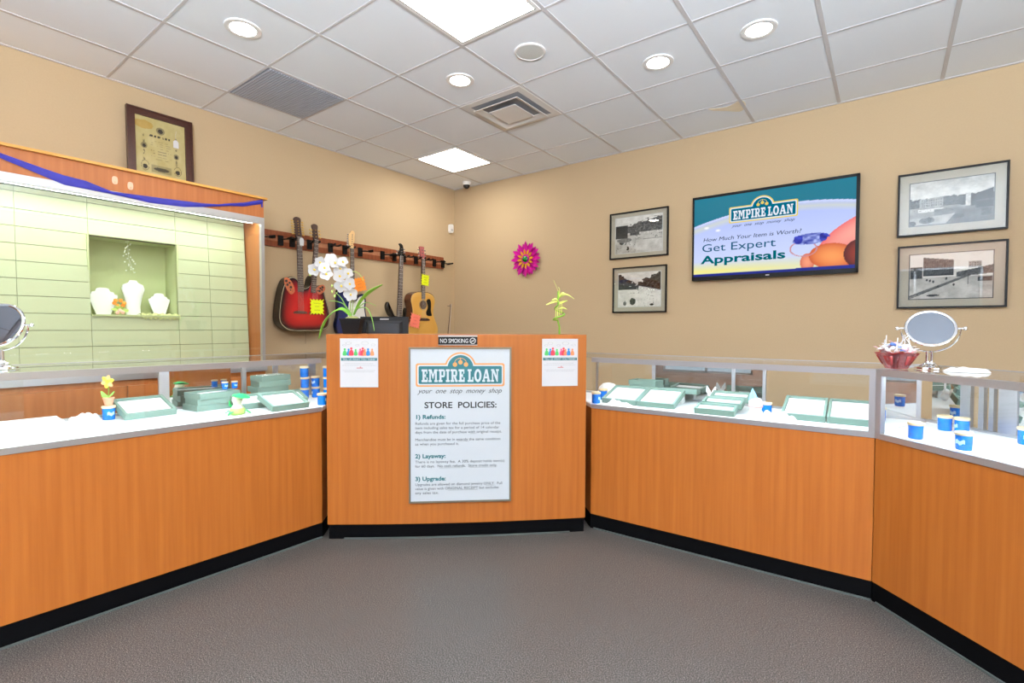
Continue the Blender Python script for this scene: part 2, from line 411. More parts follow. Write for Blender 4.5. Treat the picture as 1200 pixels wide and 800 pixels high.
obj('centre_plate', MB().box(-.13, .13, -.13, .13, -.034, -.029).box(-.01, .01, -.01, .01, -.03, 0.002), mat('diffuser_white2', (226, 224, 222), .5), d)
obj('dark_throat', MB().box(-.232, .232, -.232, .232, -.0015, .0025), mat('duct_dark', (150, 152, 158), .7), d)
d = thing('dome_camera', 'small white security camera with dark dome on ceiling by the corner', 'camera', T((.36, -.17, H)))
obj('base', MB().lathe([(.0001, .003), (.05, .003), (.052, -.02), (.046, -.035), (.0001, -.035)], 28), M_WHITE, d)
obj('dome', MB().lathe([(.04, -.034), (.041, -.042), (.034, -.062), (.018, -.076), (.0001, -.08)], 28), mat('smoked_dome', (40, 38, 40), .1), d)
d = thing('motion_detector', 'small white motion detector high on the left wall by the corner', 'sensor', on_left(0, -.09, 2.545))
obj('housing', MB().prism(catmull([(-.028, -.03), (-.02, -.05), (0, -.056), (.02, -.05), (.028, -.03), (.028, .03), (.02, .048), (0, .052), (-.02, .048), (-.028, .03)], 3), 0, .04), M_WHITE, d)
obj('lens', MB().box(-.018, .018, -.036, -.008, .039, .043), mat('lens_grey', (200, 202, 206), .3), d)

# ---------------------------------------------------------------- lettering of the shop logo
def slab(ch):
    B = lambda x0, x1, y0, y1: [(x0, y0), (x1, y0), (x1, y1), (x0, y1)]
    if ch == 'E': return .74, [B(0, .14, 0, .16), B(0, .14, .84, 1), B(.12, .36, 0, 1), B(.36, .7, .82, 1), B(.58, .7, .66, .82), B(.36, .74, 0, .18), B(.6, .74, .18, .36), B(.36, .52, .42, .58), B(.46, .54, .34, .66)]
    if ch == 'M': return 1.1, [B(0, .38, 0, .15), B(.1, .28, .15, 1), B(0, .1, .86, 1), B(.7, 1.1, 0, .15), B(.78, 1.0, .15, 1), B(1.0, 1.1, .86, 1), [(.28, 1), (.38, 1), (.62, .38), (.52, .22), (.28, .78)], [(.78, 1), (.70, 1), (.50, .48), (.52, .22), (.78, .78)]]
    if ch == 'P': return .8, [B(0, .48, 0, .16), B(.12, .36, .16, 1), B(0, .12, .85, 1), B(.36, .62, .84, 1), B(.36, .62, .38, .53), [(.62, .84), (.62, 1), (.74, .95), (.8, .82), (.8, .56), (.74, .43), (.62, .38), (.62, .53), (.58, .6), (.58, .78)]]
    if ch == 'I': return .46, [B(0, .46, 0, .16), B(0, .46, .84, 1), B(.11, .35, .16, .84)]
    if ch == 'R':
        w, p = slab('P'); return .88, [B(0, .44, 0, .16), B(.12, .36, .16, 1), B(0, .12, .85, 1), B(.36, .62, .84, 1), B(.36, .62, .42, .56), p[-1][:4] + [(.8, .6), (.74, .47), (.62, .42), (.62, .56), (.58, .62), (.58, .78)], [(.4, .42), (.64, .42), (.78, .16), (.6, .0)], B(.6, .88, 0, .16)]
    if ch == 'L': return .72, [B(0, .14, 0, .16), B(0, .48, .85, 1), B(.12, .36, .0, .85), B(.36, .72, 0, .17), B(.58, .72, .17, .38)]
    if ch == 'A': return .98, [B(0, .34, 0, .15), B(.58, .98, 0, .15), [(.08, .15), (.26, .15), (.5, .86), (.44, 1), (.38, 1)], [(.64, .15), (.9, .15), (.62, 1), (.38, 1)], B(.28, .7, .28, .42)]
    if ch == 'N': return .96, [B(0, .36, 0, .15), B(.1, .26, .15, 1), B(0, .1, .86, 1), B(.6, .96, .86, 1), B(.68, .84, 0, .86), [(.26, 1), (.36, 1), (.84, .2), (.84, 0), (.7, 0), (.26, .74)]]
    if ch == 'O':
        o = [(.44 + .44 * math.cos(t), .5 + .52 * math.sin(t)) for t in np.linspace(0, 2 * PI, 25)]; n_ = [(.44 + .19 * math.cos(t), .5 + .32 * math.sin(t)) for t in np.linspace(0, 2 * PI, 25)]
        return .88, [[o[k], o[k + 1], n_[k + 1], n_[k]] for k in range(24)]
    return .26, []
def slab_text(s_, x0, x1, y0, h, z):
    wd = 0; items = []
    for ch in s_:
        w, p = slab(ch); items.append((wd, p)); wd += w + (.10 if ch != ' ' else 0)
    k = (x1 - x0) / (wd - .1); mb = MB()
    for off, ps in items:
        for p in ps: mb.prism([(x0 + (off + a) * k, y0 + b * h) for a, b in p], z, z + .0006)
    return mb
def logo_shape(w, h, ar, ah, g_=0.0, r=.06):
    """rectangle w x h centred at the origin with an arch (radius ar rising ah over the top), grown by g_"""
    hw = w / 2 + g_; hh = h / 2 + g_; a = ar + g_; pts = []
    def cor(cx, cy, q):
        for k in range(5):
            t = q + PI / 2 * k / 4; pts.append((cx + r * h * math.cos(t), cy + r * h * math.sin(t)))
    rr = r * h
    cor(hw - rr, -hh + rr, -PI / 2); cor(hw - rr, hh - rr, 0)
    cy = hh - g_ - ar + ah; d0 = hh - cy; t0 = math.asin(max(-1, min(1, d0 / a)))
    for k in range(17):
        t = t0 + (PI - 2 * t0) * k / 16; pts.append((a * math.cos(t), cy + a * math.sin(t)))
    cor(-hw + rr, hh - rr, PI / 2); cor(-hw + rr, -hh + rr, PI)
    return pts, cy
def logo(parent, cx, cy, w, z, mt, mo, mw, name='logo'):
    """the shop's logo: arched teal plate with tan outline, slab letters and three balls; w = outer width"""
    h = w * .20; ar = w * .145; ah = w * .125; k = w * .016; M_ = T((cx, cy, 0))
    def put(n, mb, m): return obj(n, mb, m, lg)
    W_ = w - 4 * k
    lg = obj(name, MB().prism(logo_shape(W_, h, ar, ah, 2 * k, .12)[0], z, z + .0006, M_), mo, parent)
    put('white_line', MB().prism(logo_shape(W_, h, ar, ah, .9 * k, .10)[0], z + .0006, z + .0010, M_), mw)
    pts, ccy = logo_shape(W_, h, ar, ah, 0, .08)
    put('teal_plate', MB().prism(pts, z + .001, z + .0014, M_), mt)
    b = MB()
    for q, yy in ((-.062, .0), (0, .025), (.062, 0)):
        b.prism([(q * w + .025 * w * math.cos(t), h / 2 + .018 * w + yy * w + .025 * w * math.sin(t)) for t in np.linspace(0, 2 * PI, 21)[:-1]], z + .0014, z + .0020, M_)
    b.prism([(-.004 * w, h / 2 + .055 * w), (.004 * w, h / 2 + .055 * w), (.004 * w, h / 2 + .095 * w), (-.004 * w, h / 2 + .095 * w)], z + .0014, z + .002, M_)
    arc = [(.066 * w * math.cos(t), h / 2 + .035 * w + .055 * w * math.sin(t)) for t in np.linspace(0, PI, 15)]
    for k_ in range(14):
        (xa, ya), (xb, yb) = arc[k_], arc[k_ + 1]; n_ = Vector((yb - ya, xa - xb)).normalized() * .003 * w
        b.prism([(xa + n_.x, ya + n_.y), (xb + n_.x, yb + n_.y), (xb - n_.x, yb - n_.y), (xa - n_.x, ya - n_.y)], z + .0014, z + .0018, M_)
    put('three_balls', b, mo)
    mb = slab_text('EMPIRE LOAN', -w * .435, w * .435, -h * .40, h * .72, z + .0014)
    mb.v = [(x + cx, y + cy, q) for x, y, q in mb.v]
    put('lettering', mb, mw)
    return lg

# ---------------------------------------------------------------- display cases
def frame(p, q):
    e = Vector((q[0] - p[0], q[1] - p[1], 0)); a = math.atan2(e.y, e.x)
    return T((p[0], p[1], 0)) @ R(a, 'Z')
FL = frame((1.689, -4.362), (1.743, -2.957)); FR = frame((2.961, -1.855), (4.436, -1.808))
FT = frame((4.436, -1.808), (4.801, -2.167)); FP = frame((1.791, -2.982), (2.967, -1.934))
ZT = 1.10
def case(label, F, s0, s1, b0, b1, D, posts, doors, lend, rend, fposts=()):
    t = thing('glass_display_case', label, 'display case', F, 'wood and glass jewellery counters')
    sl = lambda q: s0 + (b0 - s0) * q / D; sr = lambda q: s1 + (b1 - s1) * q / D
    tr = lambda a, b, i0=0, i1=0: [(sl(a) + i0, a), (sr(a) - i1, a), (sr(b) - i1, b), (sl(b) + i0, b)]
    obj('cabinet_body', MB().prism(tr(0, D), .095, .776), M_WOOD, t)
    obj('toe_kick', MB().prism(tr(.004, D - .05), 0.001, .095), M_BLACK, t)
    obj('kick_trim', MB().box(s0 + .02, s1, -.003, .004, .001, .009), M_CAULK, t)
    obj('display_deck', MB().prism(tr(.012, D), .776, .80), M_DECK, t)
    obj('base_rail', MB().box(s0, s1, -.005, .012, .7765, .802).box(b0, b1, D - .03, D, .80, .812), M_ALU, t)
    a = MB(); a.box(s0, s1, -.005, .022, ZT - .030, ZT); a.prism(tr(D - .022, D), ZT - .016, ZT)
    if lend: a.prism([(s0, .022), (s0 + .022, .022), (b0 + .022, D - .022), (b0, D - .022)], ZT - .028, ZT)
    if rend: a.prism([(s1 - .022, .022), (s1, .022), (b1, D - .022), (b1 - .022, D - .022)], ZT - .028, ZT)
    obj('top_frame', a, M_ALU, t)
    obj('glass_top', MB().prism(tr(.0225, D - .0225, .0225, .0225), ZT - .009, ZT - .002), M_GLASS, t)
    obj('glass_front', MB().box(s0 + .002, s1 - .002, .003, .008, .8025, ZT - .0305), M_GLASS, t)
    for a_, b_ in fposts: obj('post', MB().box(a_, b_, -.005, .02, .8022, ZT - .0302), M_ALU, t)
    for a_, b_ in posts: obj('post', MB().box(a_, b_, D - .024, D - .003, .8122, ZT - .0165), M_ALU, t)
    for a_, b_, mm, off in doors:
        obj('sliding_door', MB().box(a_, b_, D - .018 + off, D - .014 + off, .8122, ZT - .0165), mm, t)
    hs = obj('light_strip', MB().box(s0 + .03, s1 - .03, .0225, .044, ZT - .018, ZT - .0095), M_ALU, t)
    obj('led_lens', MB().box(s0 + .035, s1 - .035, .026, .042, ZT - .023, ZT - .0185), M_LED, hs)
    return t
case('long counter at left with flower jar and trays under glass', FL, -1.1, 1.375, -1.1, 1.99, .60,
     [(.703, .754), (1.156, 1.182), (1.359, 1.388), (1.609, 1.661)], [(.755, 1.09, M_MIRR, 0), (-.9, .146, M_GLASS, 0)], False, False)
case('straight counter right of the podium with open trays', FR, 0.012, 1.474, -.50, 1.70, .55,
     [(-.21, -.2), (.218, .24), (.739, .76), (.918, .937), (1.66, 1.68)], [(.24, .739, M_MIRR, 0), (.76, .918, M_MIRR, 0), (1.475, 1.66, M_MIRR, 0)], False, False, [(1.449, 1.474)])
case('angled counter at far right with blue jars under glass', FT, 0.002, 1.75, -.225, 1.75, .55,
     [(-.054, -.007), (.03, .053), (.075, .095), (.115, .19)], [(-.2, -.055, M_MIRR, 0), (.19, .9, M_MIRR, 0)], False, False, [(.002, .03)])

# ---------------------------------------------------------------- podium
t = thing('reception_podium', 'tall orange wood podium with curved front between the two counters', 'podium', FP)
W = 1.583; BOW = .028
def bt(s_): return -BOW * (1 - (2 * s_ / W - 1) ** 2)
fr = [(W * k / 16, bt(W * k / 16)) for k in range(17)]
obj('front_panel', MB().prism(fr + [(W, .03), (0, .03)], .092, 1.244), M_WOOD, t)
obj('side_panel', MB().box(0, .025, .03, .36, .092, 1.244), M_WOOD, t)
obj('side_panel', MB().box(W - .025, W, .03, .36, .092, 1.244), M_WOOD, t)
obj('ledge', MB().box(.025, W - .025, .03, .36, 1.215, 1.244), M_WOODH, t)
obj('worktop', MB().box(.05, W - .05, .36, .72, .93, .96).box(.3, .33, .36, .7, 0.001, .93).box(1.2, 1.23, .36, .7, 0.001, .93), M_WOODH, t)
obj('toe_kick', MB().prism([(a + (.006 if a < .1 else -.006 if a > 1.5 else 0), b + .008) for a, b in fr] + [(W - .02, .34), (.02, .34)], .001, .092), M_BLACK, t)
obj('kick_trim', MB().prism([(a, b + .001) for a, b in fr[1:-1]] + [(a, b + .012) for a, b in fr[1:-1]][::-1], .001, .009), M_CAULK, t)
def on_podium(s_, z, off=0.004):
    sl_ = -BOW * (-2) * (2 * s_ / W - 1) * 2 / W
    a = math.atan(sl_)
    n = Vector((math.sin(a), -math.cos(a), 0)); e = Vector((math.cos(a), math.sin(a), 0))
    m = basis(e, (0, 0, 1), n, (s_ + n.x * off, bt(s_) + n.y * off, z))
    return FP @ m
# policy sign : 0.619 wide, .945 high
s = thing('store_policy_sign', 'large white store policies sign framed on the podium front', 'sign', on_podium(.801, .6955, .006))
SW, SH = .619, .945
obj('panel', MB().box(-SW / 2 + .01, SW / 2 - .01, -SH / 2 + .01, SH / 2 - .01, -.004, .006), M_SIGN, s)
k = .011
obj('frame', MB().box(-SW / 2, SW / 2, -SH / 2, -SH / 2 + k, -.005, .009).box(-SW / 2, SW / 2, SH / 2 - k, SH / 2, -.005, .009).box(-SW / 2, -SW / 2 + k, -SH / 2 + k, SH / 2 - k, -.005, .009).box(SW / 2 - k, SW / 2, -SH / 2 + k, SH / 2 - k, -.005, .009), M_BRONZE, s)
logo(s, 0, .305, .535, .006, M_TEAL, M_TANI, M_SIGN)
Z = .0064
text('your  one  stop  money  shop', .042, -.255, .195, 'tagline', s, M_INK, Z, shear=.45, width=.51, bold=.0002)
text('STORE  POLICIES:', .052, -.217, .105, 'heading', s, M_INK, Z, width=.435, bold=.0011)
L_ = -.272
text('1) Refunds:', .034, L_, .040, 'subheading', s, M_TEAL, Z, width=.175, bold=.0011)
text('2) Layaway:', .034, L_, -.198, 'subheading', s, M_TEAL, Z, width=.182, bold=.0011)
text('3) Upgrade:', .034, L_, -.336, 'subheading', s, M_TEAL, Z, width=.182, bold=.0011)
def lines(rows, y, dy):
    for r_, wd in rows:
        text(r_, .0225, L_, y, 'text_line', s, M_INKG, Z, width=wd, bold=.0001); y -= dy
lines([('Refunds are given for the full purchase price of the', .512), ('item including sales tax for a period of 14 calendar', .507), ('days from the date of purchase with original receipt.', .522)], .004, .0265)
lines([('Merchandise must be in exactly the same condition', .513), ('as when you purchased it.', .262)], -.094, .0265)
lines([('There is no layaway fee.  A 30% deposit holds item(s)', .54), ('for 60 days.  No cash refunds.  Store credit only.', .495)], -.229, .0265)
lines([('Upgrades are allowed on diamond jewelry ONLY.  Full', .525), ('value is given with ORIGINAL RECEIPT but excludes', .505), ('any sales tax.', .14)], -.367, .0255)
obj('underlines', MB().box(.058, .098, -.0535, -.0525, Z, Z + .0004).box(-.018, .052, -.099, -.098, Z, Z + .0004).box(-.128, .015, -.2605, -.2595, Z, Z + .0004).box(.055, .22, -.2605, -.2595, Z, Z + .0004).box(.155, .205, -.372, -.371, Z, Z + .0004).box(-.075, .105, -.3975, -.3965, Z, Z + .0004), M_INKG, s)
# no smoking plate
s = thing('no_smoking_sign', 'small black NO SMOKING plate at top edge of the podium', 'sign', on_podium(.785, 1.2075, .004))
obj('plate', MB().box(-.118, .118, -.028, .033, -.004, .001), M_BP, s)
obj('silver_strip', MB().box(-.118, .118, .024, .033, .001, .002).box(-.118, .118, -.028, -.024, .001, .002), M_ALU, s)
text('NO SMOKING', .036, -.108, -.013, 'lettering', s, M_PAPER, .0012, width=.168, bold=.0006)
sym = MB().torus(.0165, .002, 28, 6, T((.09, -.001, .0015))); sym.box(-.0165, .0165, -.0012, .0012, 0, .0012, T((.09, -.001, .001)) @ R(.8, 'Z')); sym.box(-.010, .010, -.0022, .0012, 0, .001, T((.09, -.001, .001)))
obj('no_smoking_symbol', sym, M_PAPER, s)
# flyers
def flyer(s_, label):
    f = thing('flyer', label, 'flyer', on_podium(s_, 1.073, .0045), 'customer feedback flyers')
    w, h = .2265, .293
    obj('sheet', MB().box(-w / 2, w / 2, -h / 2, h / 2, -.003, 0), M_PAPER, f)
    b = MB(); ms = [M_GREEN, M_BLUEI, M_RED, M_GREEN, M_PINK, M_RED, M_ORI, M_BLUEI, M_ORI]
    for q, (x, sc) in enumerate([(-.085, 1), (-.062, .95), (-.046, 1.15), (-.02, .9), (.007, .95), (.022, 1.15), (.034, .9), (.054, 1), (.078, .95)]):
        b.cur = q; hh = .036 * sc
        b.prism(catmull([(x - .011 * sc, .045), (x + .011 * sc, .045), (x + .011 * sc, .045 + hh * .5), (x + .004, .045 + hh * .8), (x - .004, .045 + hh * .8), (x - .011 * sc, .045 + hh * .5)], 3), .0001 + q * .00003, .0004 + q * .00003)
        b.prism([(x + .0065 * sc * math.cos(t_), .045 + hh + .007 * math.sin(t_)) for t_ in np.linspace(0, 2 * PI, 13)[:-1]], .0001 + q * .00003, .0004 + q * .00003)
    obj('crowd_drawing', b, ms, f)
    b = MB()
    for x, y, a in ((-.062, .118, .016), (-.088, .106, .010), (.035, .118, .020), (-.01, .106, .011), (.085, .108, .012)): b.torus(a, .0005, 20, 4, T((x, y, .0004)), 1, .5)
    obj('speech_bubbles', b, M_INKG, f)
    bn = obj('banner', MB().box(-.107, .107, .013, .030, .0001, .0006), M_TEAL, f)
    text('TELL US WHAT YOU THINK!', .017, -.098, .0155, 'lettering', bn, M_PAPER, .0007, width=.196, bold=.0003)
    b = MB()
    for y, a in ((-.006, .085), (-.017, .1), (-.047, .098), (-.056, .088)):
        x = -a
        while x < a:
            q = random.uniform(.004, .012); b.box(x, min(x + q, a), y, y + .0035, .0001, .0004); x += q + .003
    obj('small_print', b, mat('faint_ink', (176, 178, 182), .7), f)
    obj('red_word', MB().box(-.015, .022, -.034, -.028, .0001, .0004).box(.004, .012, -.028, -.022, .0001, .0004), mat('faded_red', (190, 130, 130), .7), f)
flyer(.1955, 'white feedback flyer taped at left end of podium front')
flyer(1.4145, 'white feedback flyer taped at right end of podium front')

# ---------------------------------------------------------------- wall showcase at left
t = thing('wall_showcase', 'tall lit wall showcase with green slatwall behind glass at left', 'display cabinet')
XF = .575; YE = -2.745; YB = -5.9; ZF0, ZF1 = 2.135, 2.275
obj('fascia', MB().box(XF - .02, XF, YB, YE, ZF0, ZF1), M_WOODH, t)
obj('cornice', MB().box(.002, XF + .022, YB, YE + .02, ZF1, ZF1 + .016), M_WOODE, t)
obj('top_board', MB().box(.002, XF - .02, YB, YE, ZF0 + .0, ZF0 + .02), M_WOODH, t)
e_ = MB(); e_.box(XF - .028, XF + .004, YB, YE + .002, ZF0 - .050, ZF0); e_.box(XF - .028, XF + .004, YE - .022, YE + .002, .985, ZF0 - .05); e_.box(XF - .028, XF + .03, YB, YE + .002, .945, .985)
obj('aluminium_frame', e_, M_ALU, t)
obj('side_panel', MB().box(.002, XF - .028, YE - .02, YE, .99, ZF0), M_WOODH, t)
# slatwall leaning back
def sw(z): return .305 + (2.1 - z) * .07
lean = math.atan(.07)
SM = T((sw(1.0), 0, 1.0)) @ R(-lean, 'Y')
b = MB(); NY0, NY1, NZ0, NZ1 = -3.76, -3.262, 1.365, 1.881
def slats(y0, y1, z0, z1):
    b.box(-.012, 0, y0 + .001, y1 - .001, z0 + .0018 - 1, z1 - .0018 - 1, SM)
z = 1.885 - 9 * .104
while z < ZF0 - .02:
    z1_ = min(z + .104, ZF0 - .01)
    for y0, y1 in ((YB, -4.9), (-4.9, -4.1), (-4.1, NY0), (NY0, NY1), (NY1, -3.045), (-3.045, YE - .028)):
        if y0 == NY0 and z > NZ0 - .01 and z1_ < NZ1 + .02: continue
        slats(y0, y1, z, z1_)
    z += .104
b.cur = 1
for y0, y1, z0, z1 in ((YB, NY0, .95, ZF0), (NY1, YE - .028, .95, ZF0), (NY0, NY1, .95, NZ0 + .002), (NY0, NY1, NZ1 - .002, ZF0)):
    b.box(-.022, -.0125, y0, y1, z0 - 1, z1 - 1, SM)
obj('slatwall', b, [M_SLAT, M_SLATD], t)
n = MB(); n.box(.1, .11, NY0, NY1, NZ0 - .01, NZ1 + .01).box(.11, sw(NZ0) - .02, NY0 - .01, NY0, NZ0, NZ1).box(.11, sw(NZ0) - .02, NY1, NY1 + .01, NZ0, NZ1)
n.box(.11, sw(NZ0) + .02, NY0, NY1, NZ0 - .012, NZ0).box(.11, sw(NZ1) - .015, NY0, NY1, NZ1, NZ1 + .012)
obj('display_niche', n, mat('niche_green', (184, 192, 142), .6), t)
obj('showcase_glass', MB().box(XF - .018, XF - .012, YB, YE - .022, .986, ZF0 - .052), M_GLASS, t)
hs = obj('light_strip', MB().box(XF - .09, XF - .03, YB, YE - .03, ZF0 - .03, ZF0 - .001), M_WHITE, t)
obj('lamp_tube', MB().box(XF - .085, XF - .04, YB, YE - .05, ZF0 - .040, ZF0 - .031), emit('showcase_tube', (244, 255, 246), 30), hs)
t = thing('base_cabinet', 'orange wood base cabinet under the lit wall showcase', 'cabinet')
obj('cabinet_body', MB().box(.002, XF, YB, YE, .09, .943), M_WOODH, t)
obj('toe_kick', MB().box(.002, XF - .05, YB, YE - .02, .001, .09), M_BLACK, t)
for y0, y1 in ((-5.8, -5.06), (-5.05, -4.36), (-4.35, -3.645), (-3.635, -2.80)):
    d_ = obj('cabinet_door', MB().box(XF + .001, XF + .02, y0, y1, .12, .905), M_WOODH, t)
    obj('door_pull', MB().box(XF + .02, XF + .035, y1 - .05, y1 - .035, .6, .72), M_ALU, d_)
# ribbon
rb = [(-5.1, 2.30, .01), (-4.6, 2.262, .014), (-4.186, 2.218, .014), (-4.014, 2.172, .022), (-3.923, 2.148, .028), (-3.824, 2.142, .024), (-3.7, 2.122, .008), (-3.6, 2.122, .013), (-3.497, 2.121, .021), (-3.298, 2.133, .021), (-3.18, 2.148, .013), (-3.079, 2.166, .007), (-2.99, 2.19, .010), (-2.899, 2.209, .014), (-2.80, 2.243, .016), (-2.758, 2.258, .016)]
r = MB(); v = []
for q, (y, z, w) in enumerate(rb):
    x = XF + .008 + .004 * math.sin(q * 1.3)
    v += [(x, y, z - w), (x + .006, y, z), (x, y, z + w), (x - .0015, y, z + w), (x + .0045, y, z), (x - .0015, y, z - w)]
nf = len(rb); fs = []
for q in range(nf - 1):
    for k in range(6): fs.append((q * 6 + k, q * 6 + (k + 1) % 6, q * 6 + 6 + (k + 1) % 6, q * 6 + 6 + k))
r.add(v, fs + [(0, 1, 2, 3, 4, 5)[::-1], tuple((nf - 1) * 6 + k for k in range(6))])
r.box(XF + .0, XF + .006, -2.765, -2.755, 2.215, 2.262)
tag(obj('ribbon_garland', r, M_RIB), 'blue twisted ribbon swagged along the showcase fascia', 'ribbon')
for y, z, lb in ((-3.68, 2.205, 'clear adhesive hook on the fascia, left of the two'), (-3.6, 2.188, 'clear adhesive hook on the fascia, right of the two')):
    o = obj('adhesive_hook', MB().prism(catmull([(-.012, -.02), (.012, -.02), (.012, .02), (-.012, .02)], 4), 0, .004).tube([(0, -.012, .004), (0, -.016, .012), (0, -.008, .014)], .003, 6), M_GLASS if 0 else mat('frosted_clear', (226, 180, 150), .3), M=on_left(XF, y, z))
    tag(o, lb, 'hook', 'hooks on the showcase fascia')
# busts in the niche
def bust(label, y, w, h, x, neck, shoulder):
    M_ = on_left(x, y, NZ0) @ R(-.10, 'X')
    a = w / 2
    if shoulder:   # flat easel-backed neck form with stepped shoulders
        pts = [(-a * .46, 0), (a * .46, 0), (a * .98, h * .66), (a * .98, h * .74), (a * .78, h * .76), (a * .72, h * .84), (a * .5, h * .86), (a * .4, h * .97), (a * .2, h), (-a * .2, h), (-a * .4, h * .97), (-a * .5, h * .86), (-a * .72, h * .84), (-a * .78, h * .76), (-a * .98, h * .74), (-a * .98, h * .66)]
        o = obj('necklace_display', MB().prism(pts, 0, .012), M_PAD, M=M_)
        st_ = MB().prism([(-.015, .004), (.015, .004), (.015, h * .7), (-.015, h * .7)], -.004, 0, R(-.22, 'X') @ T((0, 0, -.002)))
        obj('easel_back', st_, M_PAD, o)
    else:
        prof = [(.0001, 0), (a * .62, 0), (a * .58, h * .25), (a * .78, h * .55), (a * .98, h * .75), (a * .85, h * .87), (a * .42, h * .93), (a * .3, h), (.0001, h)]
        o = obj('necklace_bust', MB().lathe(prof, 28, R(-PI / 2, 'X') @ Matrix.Diagonal((1, .42, 1, 1))), M_PAD, M=on_left(x, y, NZ0 + .001))
    return tag(o, label, 'necklace display', 'white necklace forms in the niche')
bust('wide white necklace form at left side of the niche', -3.66, .165, .185, .2, 0, True)
bust('tall white neck bust in the middle of the niche', -3.495, .14, .245, .22, 0, False)
bust('small white necklace form at right side of the niche', -3.332, .135, .165, .2, 0, True)
f = thing('artificial_flowers', 'orange and green artificial flowers between the necklace forms', 'flowers', T((.255, -3.585, NZ0)))
b = MB(); 
for k in range(6): b.ball((.02 * math.cos(k * 1.05), .024 * math.cos(k * 1.05 + .3), .082 + .02 * math.sin(k * 1.05)), .013, sc=(.5, 1, 1), seg=8, ring=5)
obj('orange_bloom', b, M_ORC, f)
b = MB().tube([(0, 0, .075), (.0, .005, .03), (0, 0, 0.0)], .003, 6)
for k in range(7): b.leaf([(0, 0, .03), (.01, .03 * math.cos(k), .035 + .02 * math.sin(k)), (.012, .05 * math.cos(k), .035 + .03 * math.sin(k))], [.004, .01, .002], side=(0, math.sin(k), math.cos(k)))
obj('foliage', b, M_LEAFP, f)
b = MB()
for y, z in ((-.015, .015), (.015, .018), (0, .03)): b.ball((.01, y, z), .014, seg=8, ring=5)
obj('pink_bloom', b, mat('soft_pink', (240, 190, 180), .6), f)
b = MB()
for k in range(26):
    y = -3.535 + random.uniform(-.02, .02) + (.035 if k > 14 else 0) * random.random() * 1.4; z = NZ1 - .004 - k * .0085
    b.ball((.26 + random.uniform(-.02, .02), y, z), .0045, seg=6, ring=4)
b.tube([(.26, -3.535, NZ1), (.26, -3.53, NZ1 - .12), (.26, -3.5, NZ1 - .225)], .0008, 4)
tag(obj('crystal_strand', b, mat('crystal', (232, 238, 226), .05)), 'clear crystal bead strand hanging above the tall bust', 'ornament')
b = MB(); v = []; N_ = 22
for i in range(N_ + 1):
    y = -3.49 + .235 * i / N_
    z0 = NZ0 + .004 + .006 * math.sin(i * 1.7)
    for x, z in ((.28, z0), (.36, z0 + .006), (sw(1.34) + .012, NZ0 - .025 + .010 * math.sin(i * 2.3))): v.append((x + .004 * math.sin(i * 2.9), y, z))
    for x, z in ((.36, z0 + .003), (.28, z0 - .002)): pass
fs = [(i * 3 + k, i * 3 + 3 + k, i * 3 + 4 + k, i * 3 + 1 + k) for i in range(N_) for k in range(2)]
b.add(v, fs); o = obj('gauze_drape', b, mat('pale_green_gauze', (216, 222, 160), .8)); md = o.modifiers.new('thick', 'SOLIDIFY'); md.thickness = .002
tag(o, 'pale green gauze draped over right half of the niche ledge', 'cloth')
